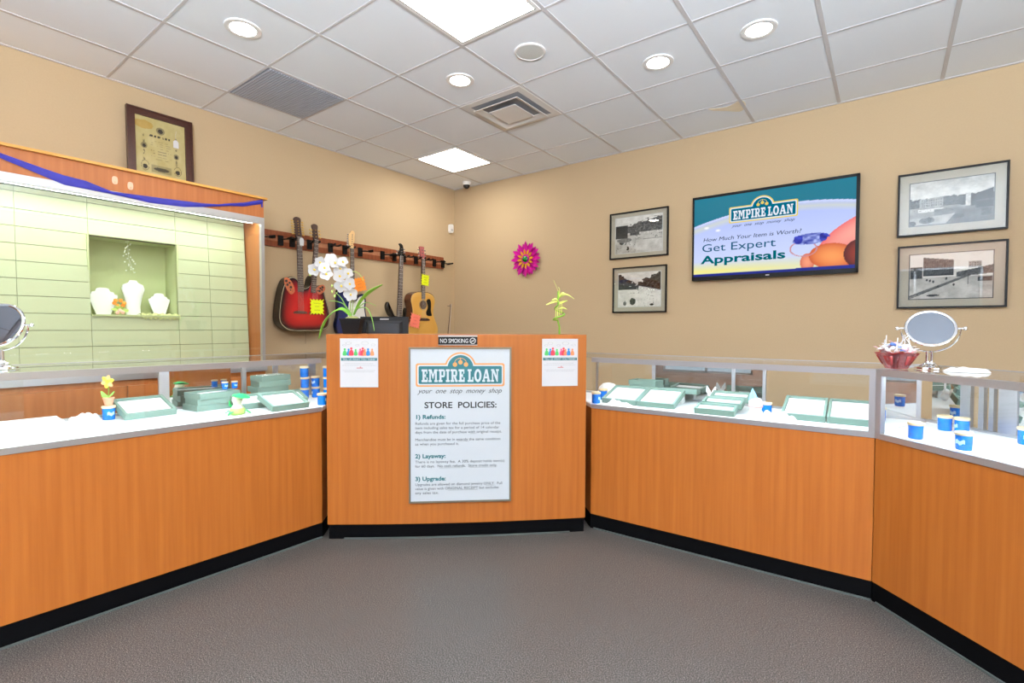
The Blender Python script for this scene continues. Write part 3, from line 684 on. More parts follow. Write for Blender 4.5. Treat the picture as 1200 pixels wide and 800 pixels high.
# framed certificate
t = thing('framed_certificate', 'old yellowed certificate in dark mahogany frame on top of showcase', 'picture', on_left(.075, -3.262, ZF1 + .018) @ R(-.05, 'X'))
cw, chh, k = .425, .60, .05
fm = MB()
for (x0, x1, y0, y1) in ((-cw / 2, cw / 2, 0, k), (-cw / 2, cw / 2, chh - k, chh), (-cw / 2, -cw / 2 + k, k, chh - k), (cw / 2 - k, cw / 2, k, chh - k)): fm.box(x0, x1, y0, y1, -.01, .018)
k2 = .012
for (x0, x1, y0, y1) in ((-cw / 2, cw / 2, 0, k2), (-cw / 2, cw / 2, chh - k2, chh), (-cw / 2, -cw / 2 + k2, 0, chh), (cw / 2 - k2, cw / 2, 0, chh)): fm.box(x0, x1, y0, y1, .0181, .024)
obj('frame', fm, M_MAHOG, t)
def cert(u, v):
    n_ = vnoise(u, v, 6, 3) * .08 + vnoise(u, v, 25, 5) * .04
    r_, g_, b_ = .74 - n_ * .6, .70 - n_ * .7, .53 - n_
    ink = np.zeros_like(u)
    def blob(cx, cy, rx, ry, a=1.0, hole=0.0):
        d_ = ((u - cx) / rx) ** 2 + ((v - cy) / ry) ** 2
        return np.where((d_ < 1) & (d_ > hole), a, 0)
    for c_ in ((.5, .83, .085, .055), (.18, .42 + .15, .06, .045), (.80, .50, .055, .042)): ink = np.maximum(ink, blob(*c_, .35)); ink = np.maximum(ink, blob(c_[0], c_[1] - .005, c_[2] * .55, c_[3] * .6, .85))
    for c_ in ((.19, .28, .075, .075), (.82, .28, .075, .07)): ink = np.maximum(ink, blob(*c_, .6, .82)); ink = np.maximum(ink, blob(c_[0], c_[1] - .015, .045, .035, .8))
    ink = np.maximum(ink, np.where((np.abs(v - .26) < .055) & (np.abs(u - .5) < .19), .22, 0)); ink = np.maximum(ink, blob(.5, .255, .15, .028, .7))
    tx = vnoise(u, v * .2, 42, 9)
    for c_, hh_, ww_, a_ in ((.735, .014, .22, .8), (.66, .006, .14, .3), (.63, .006, .18, .3), (.60, .006, .2, .3), (.56, .006, .15, .3), (.52, .006, .2, .3), (.48, .006, .17, .3), (.44, .006, .2, .25), (.40, .006, .14, .3)):
        ink = np.maximum(ink, np.where((np.abs(v - c_) < hh_) & (np.abs(u - .5) < ww_) & (tx > .4), a_, 0))
    for cx in (.18, .80):
        ink = np.maximum(ink, np.where((np.abs(u - cx) < .018) & (v > .36) & (v < .78) & (vnoise(u, v, 40, 2) > .45), .4, 0))
    st_ = np.where(((u - .17) / .2) ** 2 + ((v - .88) / .07) ** 2 < .25 + vnoise(u, v, 9, 8), .08, 0)
    r_ = r_ - st_ * .2; g_ = g_ - st_ * .9; b_ = b_ - st_ * 1.6
    k_ = 1 - ink * .8
    return r_ * k_, g_ * k_, b_ * k_ + ink * .05
cv = canvas('certificate', cw - 2 * k + .01, chh - 2 * k + .01, 90, 130, cert, t, M_PRINT, z=.004); cv.location = (0, chh / 2, 0)
tg = obj('price_tag', MB().prism([(-.018, -.03), (.018, -.03), (.018, .018), (.006, .03), (-.006, .03), (-.018, .018)], .006, .0075, T((.10, .40, 0))).tube([(.10, .425, .0075), (.098, .47, .010), (.105, .5, .008)], .0007, 5), M_PAPER, t, label='white hanging price tag')

# ---------------------------------------------------------------- guitar rail, hangers, guitars
t = thing('guitar_hanging_rail', 'long reddish wood rail for guitars on the left wall', 'rail', on_left(0.001, -1.48, 2.09))
obj('board', MB().box(-1.262, 1.262, -.073, -.022, 0, .018).box(-1.262, 1.262, .022, .073, 0, .018), M_RAIL, t)
obj('groove', MB().box(-1.262, 1.262, -.0218, .0218, 0, .010), M_RAIL2, t)
def mk_hanger():
    h = thing('guitar_hanger', '', 'hanger', group='black guitar hangers on the rail')
    obj('mounting_plate', MB().box(-.024, .024, -.045, .045, 0, .014), M_BP, h)
    y = MB().tube([(0, .01, .012), (0, .012, .06), (0, .012, .085)], .006, 8)
    for s_ in (-1, 1): y.tube([(0, .012, .085), (s_ * .022, .012, .09), (s_ * .032, .014, .11), (s_ * .031, .02, .138)], [.007, .008, .009, .010], 8)
    obj('yoke', y, M_BP, h); return h
hg = [(-2.52, 'hanger at the left end of rail beside the showcase, empty', 1.1), (-2.32, 'empty hanger with arm swung up, left of the red guitar', .5), (-2.208, 'hanger gripping left headstock of the red double-neck guitar', 0), (-2.036, 'hanger gripping right headstock of the red double-neck guitar', 0),
      (-1.81, 'empty hanger between red guitar and pale headstock guitar', 0), (-1.645, 'hanger holding the white and blue electric guitar', 0), (-1.46, 'empty hanger just right of the pale headstock', .9), (-1.17, 'empty hanger left of the black bass headstock', 1.2),
      (-1.003, 'hanger holding the dark electric guitar behind the monitor', 0), (-.865, 'empty hanger right of the black headstock', 0), (-.683, 'hanger holding the natural acoustic guitar', 0), (-.56, 'empty hanger right beside the acoustic headstock', 0), (-.385, 'empty hanger near the right end of rail', .6), (-.24, 'empty hanger poking out past right end of rail', 1.4)]
h0 = None
for y, lb, sw_ in hg:
    M_ = on_left(.020, y, 2.078)
    if h0 is None: h0 = mk_hanger(); h0.matrix_world = M_; h0['label'] = lb; hh_ = h0
    else: hh_ = dup(h0, M_, lb)
    for ch in hh_.children:
        if ch.name.startswith('yoke'): ch.matrix_local = T((0, .0, 0)) @ R(sw_, 'Y')

def painted_body(name, outline, z0, z1, cols, parent, edge, centre=None):
    """solid body; the top is shaded from centre to rim by cols [(f, rgb)], f = 1 at the rim"""
    pts = catmull(outline, 6); n = len(pts)
    cx = sum(p[0] for p in pts) / n if centre is None else centre[0]; cy = sum(p[1] for p in pts) / n if centre is None else centre[1]
    v = []; cl = []
    for q in pts: v.append((q[0], q[1], z0)); cl.append(edge)
    for q in pts: v.append((q[0], q[1], z1 - .004)); cl.append(edge)
    for f_, c_ in cols:
        for q in pts: v.append((cx + (q[0] - cx) * f_, cy + (q[1] - cy) * f_, z1)); cl.append(c_)
    k = len(cols) + 2; fs = [tuple(range(n))]
    ar = sum(pts[i][0] * pts[(i + 1) % n][1] - pts[(i + 1) % n][0] * pts[i][1] for i in range(n))
    for a in range(k - 1):
        for i in range(n):
            j = (i + 1) % n; q = (a * n + i, a * n + j, (a + 1) * n + j, (a + 1) * n + i); fs.append(q if ar > 0 else q[::-1])
    fs.append(tuple((k - 1) * n + i for i in range(n)))
    if ar > 0: fs[0] = fs[0][::-1]
    else: fs[-1] = fs[-1][::-1]
    me = bpy.data.meshes.new(name); me.from_pydata(v, [], fs); me.materials.append(M_ATT)
    a = me.color_attributes.new('Col', 'FLOAT_COLOR', 'POINT')
    a.data.foreach_set('color', [w for c_ in cl for w in rgb(*c_)]); me.update()
    return obj(name, me, M_ATT, parent)
def neck(parent, x0, y0, x1, y1, w0, w1, z, nfret, m, mf=None, strings=6, x2=None, y2=None):
    """fretboard from nut (x0,y0) to body end (x1,y1); strings run on to the bridge (x2,y2)"""
    d_ = Vector((x1 - x0, y1 - y0, 0)); L = d_.length; a = math.atan2(d_.y, d_.x); M_ = T((x0, y0, 0)) @ R(a, 'Z')
    nk = obj('neck', MB().add([(0, -w0 / 2, z), (L, -w1 / 2, z), (L, w1 / 2, z), (0, w0 / 2, z), (0, -w0 / 2 * .6, z - .022), (L, -w1 / 2 * .6, z - .022), (L, w1 / 2 * .6, z - .022), (0, w0 / 2 * .6, z - .022)],
                              [(0, 1, 2, 3), (7, 6, 5, 4), (0, 4, 5, 1), (3, 2, 6, 7), (0, 3, 7, 4), (1, 5, 6, 2)], M_), m, parent)
    fb = MB().add([(0, -w0 / 2, z), (L, -w1 / 2, z), (L, w1 / 2, z), (0, w0 / 2, z), (0, -w0 / 2, z + .005), (L, -w1 / 2, z + .005), (L, w1 / 2, z + .005), (0, w0 / 2, z + .005)],
                  [(3, 2, 1, 0), (4, 5, 6, 7), (0, 1, 5, 4), (2, 3, 7, 6), (0, 4, 7, 3), (1, 2, 6, 5)], M_)
    obj('fretboard', fb, M_FRET, parent)
    f_ = MB(); S = L / (1 - 2 ** (-nfret / 12))
    for k in range(nfret):
        q = S * (1 - 2 ** (-k / 12)); w = (w0 + (w1 - w0) * q / L) / 2 - .001
        f_.box(q - .0012, q + .0012, -w, w, z + .005, z + .0064, M_)
    for k in (3, 5, 7, 9, 12, 15):
        q = S * (1 - 2 ** (-(k - .5) / 12))
        f_.lathe([(.0001, z + .0051), (.003, z + .0051), (.003, z + .0058), (.0001, z + .0058)], 8, M_ @ T((q, 0, 0)))
    obj('frets', f_, M_FRETW, parent)
    if x2 is not None:
        sM = MB()
        for k in range(strings):
            o_ = (k / (strings - 1) - .5)
            nx_, ny_ = -math.sin(a), math.cos(a)
            sM.tube([(x0 + nx_ * o_ * w0 * .8, y0 + ny_ * o_ * w0 * .8, z + .009), (x2 + nx_ * o_ * w1 * 1.0, y2 + ny_ * o_ * w1 * 1.0, z + .013)], .0004, 4)
        obj('strings', sM, M_FRETW, parent)
def headstock(parent, pts, x, y, z, m, pegs, mt, rot=0.0, tilt=-.15):
    M_ = T((x, y, z)) @ R(rot, 'Z') @ R(tilt, 'X')
    hs_ = obj('headstock', MB().prism(catmull(pts, 4), -.016, .0, M_), m, parent)
    p = MB()
    for (px, py, dx) in pegs:
        p.tube([(px, py, -.008), (px + dx * .8, py, -.008)], .0035, 6, M_); p.ball((px + dx, py, -.008), .0115, M_, (1, .7, .45), 8, 5)
        q = px - dx * .55; p.lathe([(.004, .0), (.004, .008), (.0028, .010)], 8, M_ @ T((q, py, 0)))
    obj('tuning_pegs', p, mt, hs_)

# red double neck acoustic-electric, roundback
t = thing('double_neck_guitar', 'red sunburst double-neck acoustic guitar hanging on the rail', 'guitar', on_left(.14, -2.21, 2.11))
# local: x = right, y = up, z = out. numbers measured relative to the left nut
ol = [(-.196, -.74), (-.172, -.53), (-.128, -.40), (-.075, -.365), (-.035, -.375), (.0, -.425), (.035, -.462), (.075, -.455), (.105, -.43), (.122, -.37), (.148, -.335), (.152, -.40), (.165, -.45), (.205, -.425), (.245, -.425), (.252, -.47), (.27, -.54), (.305, -.66), (.312, -.76), (.285, -.83), (.2, -.858), (.05, -.862), (-.08, -.86), (-.16, -.82)]
painted_body('body', ol, -.10, .008, [(.985, (22, 10, 10)), (.978, (190, 178, 150)), (.965, (190, 178, 150)), (.955, (24, 8, 8)), (.86, (70, 12, 14)), (.70, (150, 22, 24)), (.45, (186, 32, 30)), (.01, (200, 40, 34))], t, (20, 18, 20), (.05, -.66))
headstock(t, [(-.022, .0), (.022, .0), (.030, .03), (.027, .12), (.034, .165), (.026, .185), (0, .192), (-.026, .185), (-.034, .165), (-.027, .12), (-.030, .03)], 0, 0, .006, M_DKNECK, [(s_ * .018, .03 + k * .024, s_ * .034) for k in range(6) for s_ in (-1, 1)], M_TUNER)
neck(t, 0, 0, .01, -.50, .047, .058, .010, 20, M_DKNECK, strings=12, x2=.005, y2=-.69)
headstock(t, [(-.018, .0), (.018, .0), (.025, .03), (.022, .09), (.030, .13), (.024, .148), (0, .155), (-.024, .148), (-.030, .13), (-.022, .09), (-.025, .03)], .172, 0, .006, M_DKNECK, [(s_ * .016, .03 + k * .032, s_ * .032) for k in range(3) for s_ in (-1, 1)], M_TUNER)
neck(t, .172, 0, .134, -.50, .042, .054, .010, 20, M_DKNECK, x2=.143, y2=-.685)
b = MB(); b.prism(catmull([(-.05, -.70), (.06, -.70), (.068, -.688), (.045, -.676), (-.035, -.676), (-.058, -.688)], 4), .008, .016); b.prism(catmull([(.10, -.70), (.19, -.70), (.196, -.688), (.175, -.676), (.12, -.676), (.094, -.688)], 4), .008, .016)
obj('bridges', b, mat('walnut_bridge', (92, 56, 44), .5), t)
# leaf epaulettes with sound holes
for cx, cy, a, lb in ((-.10, -.44, .5, 0), (.215, -.465, -.9, 1)):
    M_ = T((cx, cy, .0082)) @ R(a, 'Z')
    ep = obj('rosette', MB().prism(catmull([(-.026, -.085), (.02, -.075), (.036, -.01), (.024, .05), (-.008, .07), (-.034, .03), (-.04, -.03)], 4) if lb == 0 else catmull([(-.03, -.04), (.022, -.045), (.036, .0), (.02, .045), (-.02, .05), (-.038, .01)], 4), 0, .001, M_), mat('veneer_rosette', (176, 96, 60), .4, var=.3, scale=60), t)
    hl = MB()
    for x, y, r_ in ((-.008, .04, .012), (.012, .012, .010), (-.014, .005, .011), (.004, -.028, .012), (-.012, -.05, .007)): hl.lathe([(.0001, .0011), (r_, .0011), (r_, .0018), (.0001, .0018)], 12, M_ @ T((x * (1 if lb == 0 else .8), y * (1 if lb == 0 else .7), 0)))
    obj('sound_holes', hl, M_INK, ep)
obj('price_tag', MB().prism([(-.018, -.07), (.018, -.07), (.022, -.02), (.014, .0), (-.014, .0), (-.022, -.02)], .020, .0215, T((.018, -.005, 0))), M_PAPER, t, label='white price tag at the nut')
obj('hanging_cord', MB().tube([(.06, -.855, -.01), (.061, -.90, 0), (.058, -.98, .0)], .0015, 5), M_INK, t)

# white / blue electric
t = thing('electric_guitar', 'electric guitar with pale maple headstock and white pickguard behind the orchid', 'guitar', on_left(.14, -1.645, 2.082))
ol = [(-.165, -.66), (-.168, -.47), (-.15, -.42), (-.115, -.42), (-.075, -.50), (-.03, -.535), (.03, -.535), (.07, -.49), (.10, -.455), (.145, -.46), (.165, -.52), (.158, -.60), (.175, -.70), (.2, -.80), (.17, -.89), (.08, -.92), (-.05, -.915), (-.15, -.88), (-.19, -.79), (-.18, -.72)]
painted_body('body', ol, -.035, .008, [(.99, (20, 26, 60)), (.9, (26, 36, 84)), (.01, (30, 42, 96))], t, (18, 24, 56), (0, -.7))
obj('pickguard', MB().prism(catmull([(-.035, -.54), (.04, -.535), (.08, -.49), (.125, -.475), (.145, -.52), (.14, -.60), (.158, -.71), (.17, -.80), (.12, -.86), (.04, -.80), (-.06, -.80), (-.05, -.66)], 5), .008, .011), mat('pickguard_white', (226, 226, 222), .35), t)
pk = MB()
for y in (-.60, -.67, -.74): pk.box(-.043, .043, y - .009, y + .009, .0112, .018)
obj('pickups', pk, M_WHITE, t); obj('bridge', MB().box(-.04, .04, -.80, -.775, .0112, .022), M_TUNS, t)
headstock(t, [(-.020, 0), (.020, 0), (.026, .03), (.022, .05), (.042, .08), (.046, .13), (.055, .16), (.042, .185), (.018, .185), (.004, .165), (-.02, .14), (-.026, .09), (-.024, .03)], 0, 0, .004, M_MAPLE, [(-.014 + k * .004, .03 + k * .022, -.028) for k in range(6)], M_TUNS)
neck(t, 0, 0, .006, -.55, .043, .056, .006, 21, M_MAPLE, x2=.007, y2=-.785)

# dark bass-like guitar
t = thing('electric_guitar', 'dark electric guitar with black curved horn above the computer monitor', 'guitar', on_left(.14, -1.003, 2.079))
ol = [(-.125, -.70), (-.165, -.66), (-.20, -.60), (-.205, -.55), (-.185, -.515), (-.192, -.545), (-.175, -.60), (-.135, -.645), (-.09, -.665), (-.03, -.67), (.04, -.66), (.05, -.60), (.07, -.57), (.072, -.62), (.06, -.70), (.055, -.80), (.04, -.90), (.0, -.95), (-.13, -.93), (-.19, -.85), (-.16, -.76)]
painted_body('body', ol, -.035, .008, [(.97, (12, 12, 14)), (.8, (20, 18, 20)), (.01, (34, 28, 30))], t, (10, 10, 12), (-.03, -.79))
headstock(t, [(-.022, 0), (.022, 0), (.034, .04), (.04, .09), (.034, .13), (.01, .145), (-.012, .14), (.004, .11), (-.012, .07), (-.032, .04)], 0, 0, .004, M_BP, [(-.016, .025, -.035), (-.014, .055, -.032), (.02, .02, .04), (.026, .05, .034), (.028, .085, .03)], M_TUNS)
neck(t, 0, 0, -.038, -.71, .046, .072, .006, 24, M_DKNECK, strings=5, x2=-.045, y2=-.86)
obj('cord_tag', MB().tube([(-.02, .0, .012), (-.026, -.05, .014), (-.025, -.12, .012)], .0015, 5), M_PAPER, t)

# natural acoustic
t = thing('acoustic_guitar', 'natural wood acoustic guitar with black pickguard near the corner', 'guitar', on_left(.14, -.683, 2.086))
ol = [(0, -.385), (.09, -.388), (.165, -.42), (.19, -.48), (.175, -.55), (.165, -.62), (.19, -.70), (.235, -.79), (.24, -.86), (.19, -.94), (.08, -.975), (0, -.98), (-.08, -.975), (-.19, -.94), (-.24, -.86), (-.235, -.79), (-.19, -.70), (-.165, -.62), (-.175, -.55), (-.19, -.48), (-.165, -.42), (-.09, -.388)]
painted_body('body', ol, -.10, .008, [(.985, (60, 36, 22)), (.975, (222, 190, 130)), (.965, (222, 176, 96)), (.8, (220, 166, 78)), (.01, (226, 174, 88))], t, (96, 56, 34), (0, -.7))
M_ = T((0, -.535, .008))
sh = obj('soundhole', MB().lathe([(.0001, .0002), (.052, .0002), (.052, .0012), (.0001, .0012)], 32, M_), mat('soundhole_dark', (70, 48, 32), .8), t)
obj('rosette', MB().torus(.060, .003, 36, 6, M_, 1, 1), mat('rosette_pale', (150, 128, 96), .5), sh)
obj('pickguard', MB().prism(catmull([(.05, -.49), (.075, -.465), (.11, -.47), (.125, -.52), (.122, -.60), (.135, -.655), (.10, -.665), (.055, -.655), (.045, -.62), (.065, -.58), (.07, -.54)], 5), .008, .0095), M_BP, t)
obj('bridge', MB().prism(catmull([(-.08, -.72), (.08, -.72), (.095, -.705), (.05, -.69), (-.05, -.69), (-.095, -.705)], 4), .008, .016), M_DKNECK, t)
headstock(t, [(-.023, 0), (.023, 0), (.032, .03), (.030, .10), (.036, .14), (.0, .146), (-.036, .14), (-.030, .10), (-.032, .03)], 0, 0, .006, mat('rosewood_head', (150, 76, 78), .35), [(s_ * .016, .03 + k * .036, s_ * .036) for k in range(3) for s_ in (-1, 1)], M_TUNS)
neck(t, 0, 0, 0, -.47, .044, .056, .010, 20, M_DKNECK, x2=0, y2=-.705)
# bow in the corner
t = thing('violin_bow', 'thin violin bow leaning against the left wall by the corner', 'bow', basis((0, 1, 0), (0, 0, 1), (1, 0, 0), (.05, -.15, 1.23)))
# hangs from a small wall nail
obj('stick', MB().tube([(-.028, -.34, 0), (-.022, 0, 0), (.006, .2, .0), (.022, .355, .0)], [.004, .004, .0035, .003], 8), M_DKNECK, t)
obj('hair', MB().box(-.002, .002, -.3, .34, -.001, .001, T((.0, .02, .008)) @ R(-.085, 'Z')), M_PAPER, t)
obj('frog', MB().box(-.012, .014, -.33, -.28, -.006, .006, T((-.01, 0, 0))), M_BP, t)
obj('wall_pin', MB().tube([(.018, .33, -.049), (.018, .33, .01)], .003, 6), M_TUNS, t)

# star price cards
def star_card(label, M_, m, w, h, rot, cap_n=9):
    pts = []; 
    per = [(a, -1) for a in np.linspace(-1, 1, cap_n)[:-1]] + [(1, a) for a in np.linspace(-1, 1, cap_n)[:-1]] + [(-a, 1) for a in np.linspace(-1, 1, cap_n)[:-1]] + [(-1, -a) for a in np.linspace(-1, 1, cap_n)[:-1]]
    for k, (a, b_) in enumerate(per):
        q = 1.0 if k % 2 == 0 else .80; pts.append((a * w / 2 * q, b_ * h / 2 * q))
    o = thing('price_card', label, 'price card', M_ @ R(rot, 'Z'), 'starburst price cards on the guitars')
    obj('card', MB().prism(pts, 0, .0015), m, o)
    b = MB()
    for yy, ww in ((.22, .5), (0.02, .3), (-.22, .42)):
        p_ = [(-ww * w / 2 + ww * w * q / 14, yy * h + random.uniform(-.035, .035) * h, .002) for q in range(15)]
        b.tube(p_, .0012, 4)
    obj('handwriting', b, mat('marker_%s' % m.name, (110, 120, 30) if m is M_YEL2 else (190, 96, 60), .7), o)
star_card('yellow starburst price card on the red double-neck guitar', on_left(.172, -2.05, 1.478), M_YEL2, .145, .148, .0)
star_card('orange starburst price card behind the orchid flowers', on_left(.172, -1.575, 1.722), M_ORC, .155, .15, .25)
star_card('yellow starburst price card on the acoustic guitar neck', on_left(.166, -.668, 1.838), M_YEL2, .125, .135, -.06)
star_card('salmon starburst price card low on the acoustic guitar', on_left(.172, -.83, 1.362), M_PKC, .155, .165, -.2)

# ---------------------------------------------------------------- back wall
t = thing('flat_screen_television', 'wall-mounted flat screen showing a shop advertisement', 'television', on_back(3.661, -.05, 2.097))
TW, TH_ = 1.250, .752
fm = MB(); bz = .022
fm.box(-TW / 2, TW / 2, -TH_ / 2, TH_ / 2, -.045, .0); fm.box(-TW / 2, TW / 2, -TH_ / 2, -TH_ / 2 + .034, .0, .008)
fm.box(-TW / 2, TW / 2, TH_ / 2 - bz, TH_ / 2, .0, .008).box(-TW / 2, -TW / 2 + bz * .7, -TH_ / 2, TH_ / 2, .0, .008).box(TW / 2 - bz, TW / 2, -TH_ / 2, TH_ / 2, .0, .008)
obj('bezel', fm, M_BP, t)
obj('wall_bracket', MB().box(-.2, .2, -.15, .15, -.0495, -.0452), M_BP, t)
obj('maker_badge', MB().box(-.014, .014, -TH_ / 2 + .012, -TH_ / 2 + .022, .008, .0088), M_ALU, t)
def tv(u, v):
    teal = np.stack([.0 + 0 * u, .42 + .06 * v, .52 + .06 * v]) 
    vc = .80 - .42 * (u - .62) ** 2 - .0 * u
    lav = np.clip((.8 - v) / .8, 0, 1)
    yel = np.clip(1 - np.abs(v - .06) / .13, 0, 1) * np.clip(1.15 - u * .75, 0, 1)
    yl2 = np.clip(1 - np.abs(v - (vc - .05)) / .06, 0, 1) * .35
    base = np.stack([.70 + .14 * lav - 0 * u, .76 + .12 * lav, .99 - .0 * lav])
    y_ = np.clip(yel + yl2, 0, 1)
    base = base * (1 - y_) + np.stack([.96 + 0 * u, .93 + 0 * u, .55 + 0 * u]) * y_
    m = v > vc
    out = np.where(m, teal, base)
    out = np.where((np.abs(v - vc) < .012), np.stack([.80 + 0 * u, .84 + 0 * u, 1.0 + 0 * u]), out)
    bl = v < .028 + .01 * u; out = np.where(bl, np.stack([.02 + 0 * u, .12 + 0 * u, .55 + 0 * u]), out)
    # fingers
    def ell(cx, cy, rx, ry, a=0):
        x = (u - cx) * 1.66; y = v - cy; ca, sa = math.cos(a), math.sin(a); return ((x * ca + y * sa) / rx) ** 2 + ((-x * sa + y * ca) / ry) ** 2
    for cx, cy, rx, ry, a, c1, c2 in ((1.02, .42, .42, .145, .55, (.95, .42, .42), (.99, .66, .60)), (.74, .10, .07, .10, 0, (.84, .40, .30), (.97, .62, .48)), (.88, .15, .22, .145, -.12, (.82, .34, .16), (.99, .62, .34)), (1.03, .16, .15, .16, 0, (.30, .07, .06), (.62, .22, .14))):
        d_ = ell(cx, cy, rx, ry, a); k_ = np.clip(1 - d_, 0, 1)
        cc = np.stack([c1[q] + (c2[q] - c1[q]) * k_ ** .8 for q in range(3)])
        out = np.where((d_ < 1) & (v > .04), cc, out)
    # ring band and gems
    d_ = ell(.715, .255, .135, .09, -.08); out = np.where((d_ < 1) & (d_ > .80) & (u < .80), np.stack([.80 + 0 * u, .55 + 0 * u, .58 + 0 * u]), out)
    out = np.where(d_ < .8, out * .35 + np.stack([.62 + 0 * u, .60 + 0 * u, .62 + 0 * u]), out) if False else out
    g_ = vnoise(u, v, 55, 4); d_ = ell(.755, .365, .165, .062, .05)
    gem = np.stack([.15 + .6 * g_, .2 + .6 * g_, .62 + .38 * g_])
    dk = (ell(.685, .37, .045, .055) < 1) | (ell(.835, .375, .05, .055) < 1)
    gem = np.where(dk, gem * np.stack([.35 + 0 * u, .4 + 0 * u, .85 + 0 * u]), gem)
    out = np.where(d_ < .85 + .5 * g_, gem, out)
    for cx, cy in ((.09, .62), (.17, .575)):  # white lamp reflections painted into the screen colours
        k_ = np.clip(1 - ell(cx, cy, .035, .02), 0, 1); out = out * (1 - k_) + k_
    return out[0], out[1], out[2]
sw_, sh_ = TW - bz * 1.7, TH_ - bz - .034
sc = canvas('screen', sw_, sh_, 240, 144, tv, t, M_SCREEN, z=.003, th=.002); sc.location = (-.0033, .006, 0)
E = lambda n, c_, st_=.95: emit(n, c_, st_)
E_T = E('screen_teal', (0, 110, 140)); E_W = E('screen_white', (240, 246, 255)); E_Y = E('screen_gold', (240, 214, 110)); E_K = E('screen_ink', (40, 60, 84))
def su(u): return -.0033 + (u - .5) * sw_
def sv(v): return .006 + (v - .5) * sh_
logo(t, su(.463), sv(.745), .435 * sw_, .0034, E_T, E_Y, E_W)
text('your  one  stop  money  shop', .034, su(.265), sv(.595), 'tagline', t, E_K, .0034, shear=.45, width=.40 * sw_)
text('How Much Your Item is Worth?', .048, su(.065), sv(.445), 'question_line', t, E_K, .0034, shear=.2, width=.635 * sw_)
text('Get Expert', .098, su(.055), sv(.315), 'headline', t, E('screen_blue_teal', (10, 92, 128)), .0034, width=.49 * sw_, bold=.0008)
text('Appraisals', .098, su(.055), sv(.165), 'bold_headline', t, E('screen_teal_text', (0, 104, 116)), .0034, width=.56 * sw_, bold=.0026)

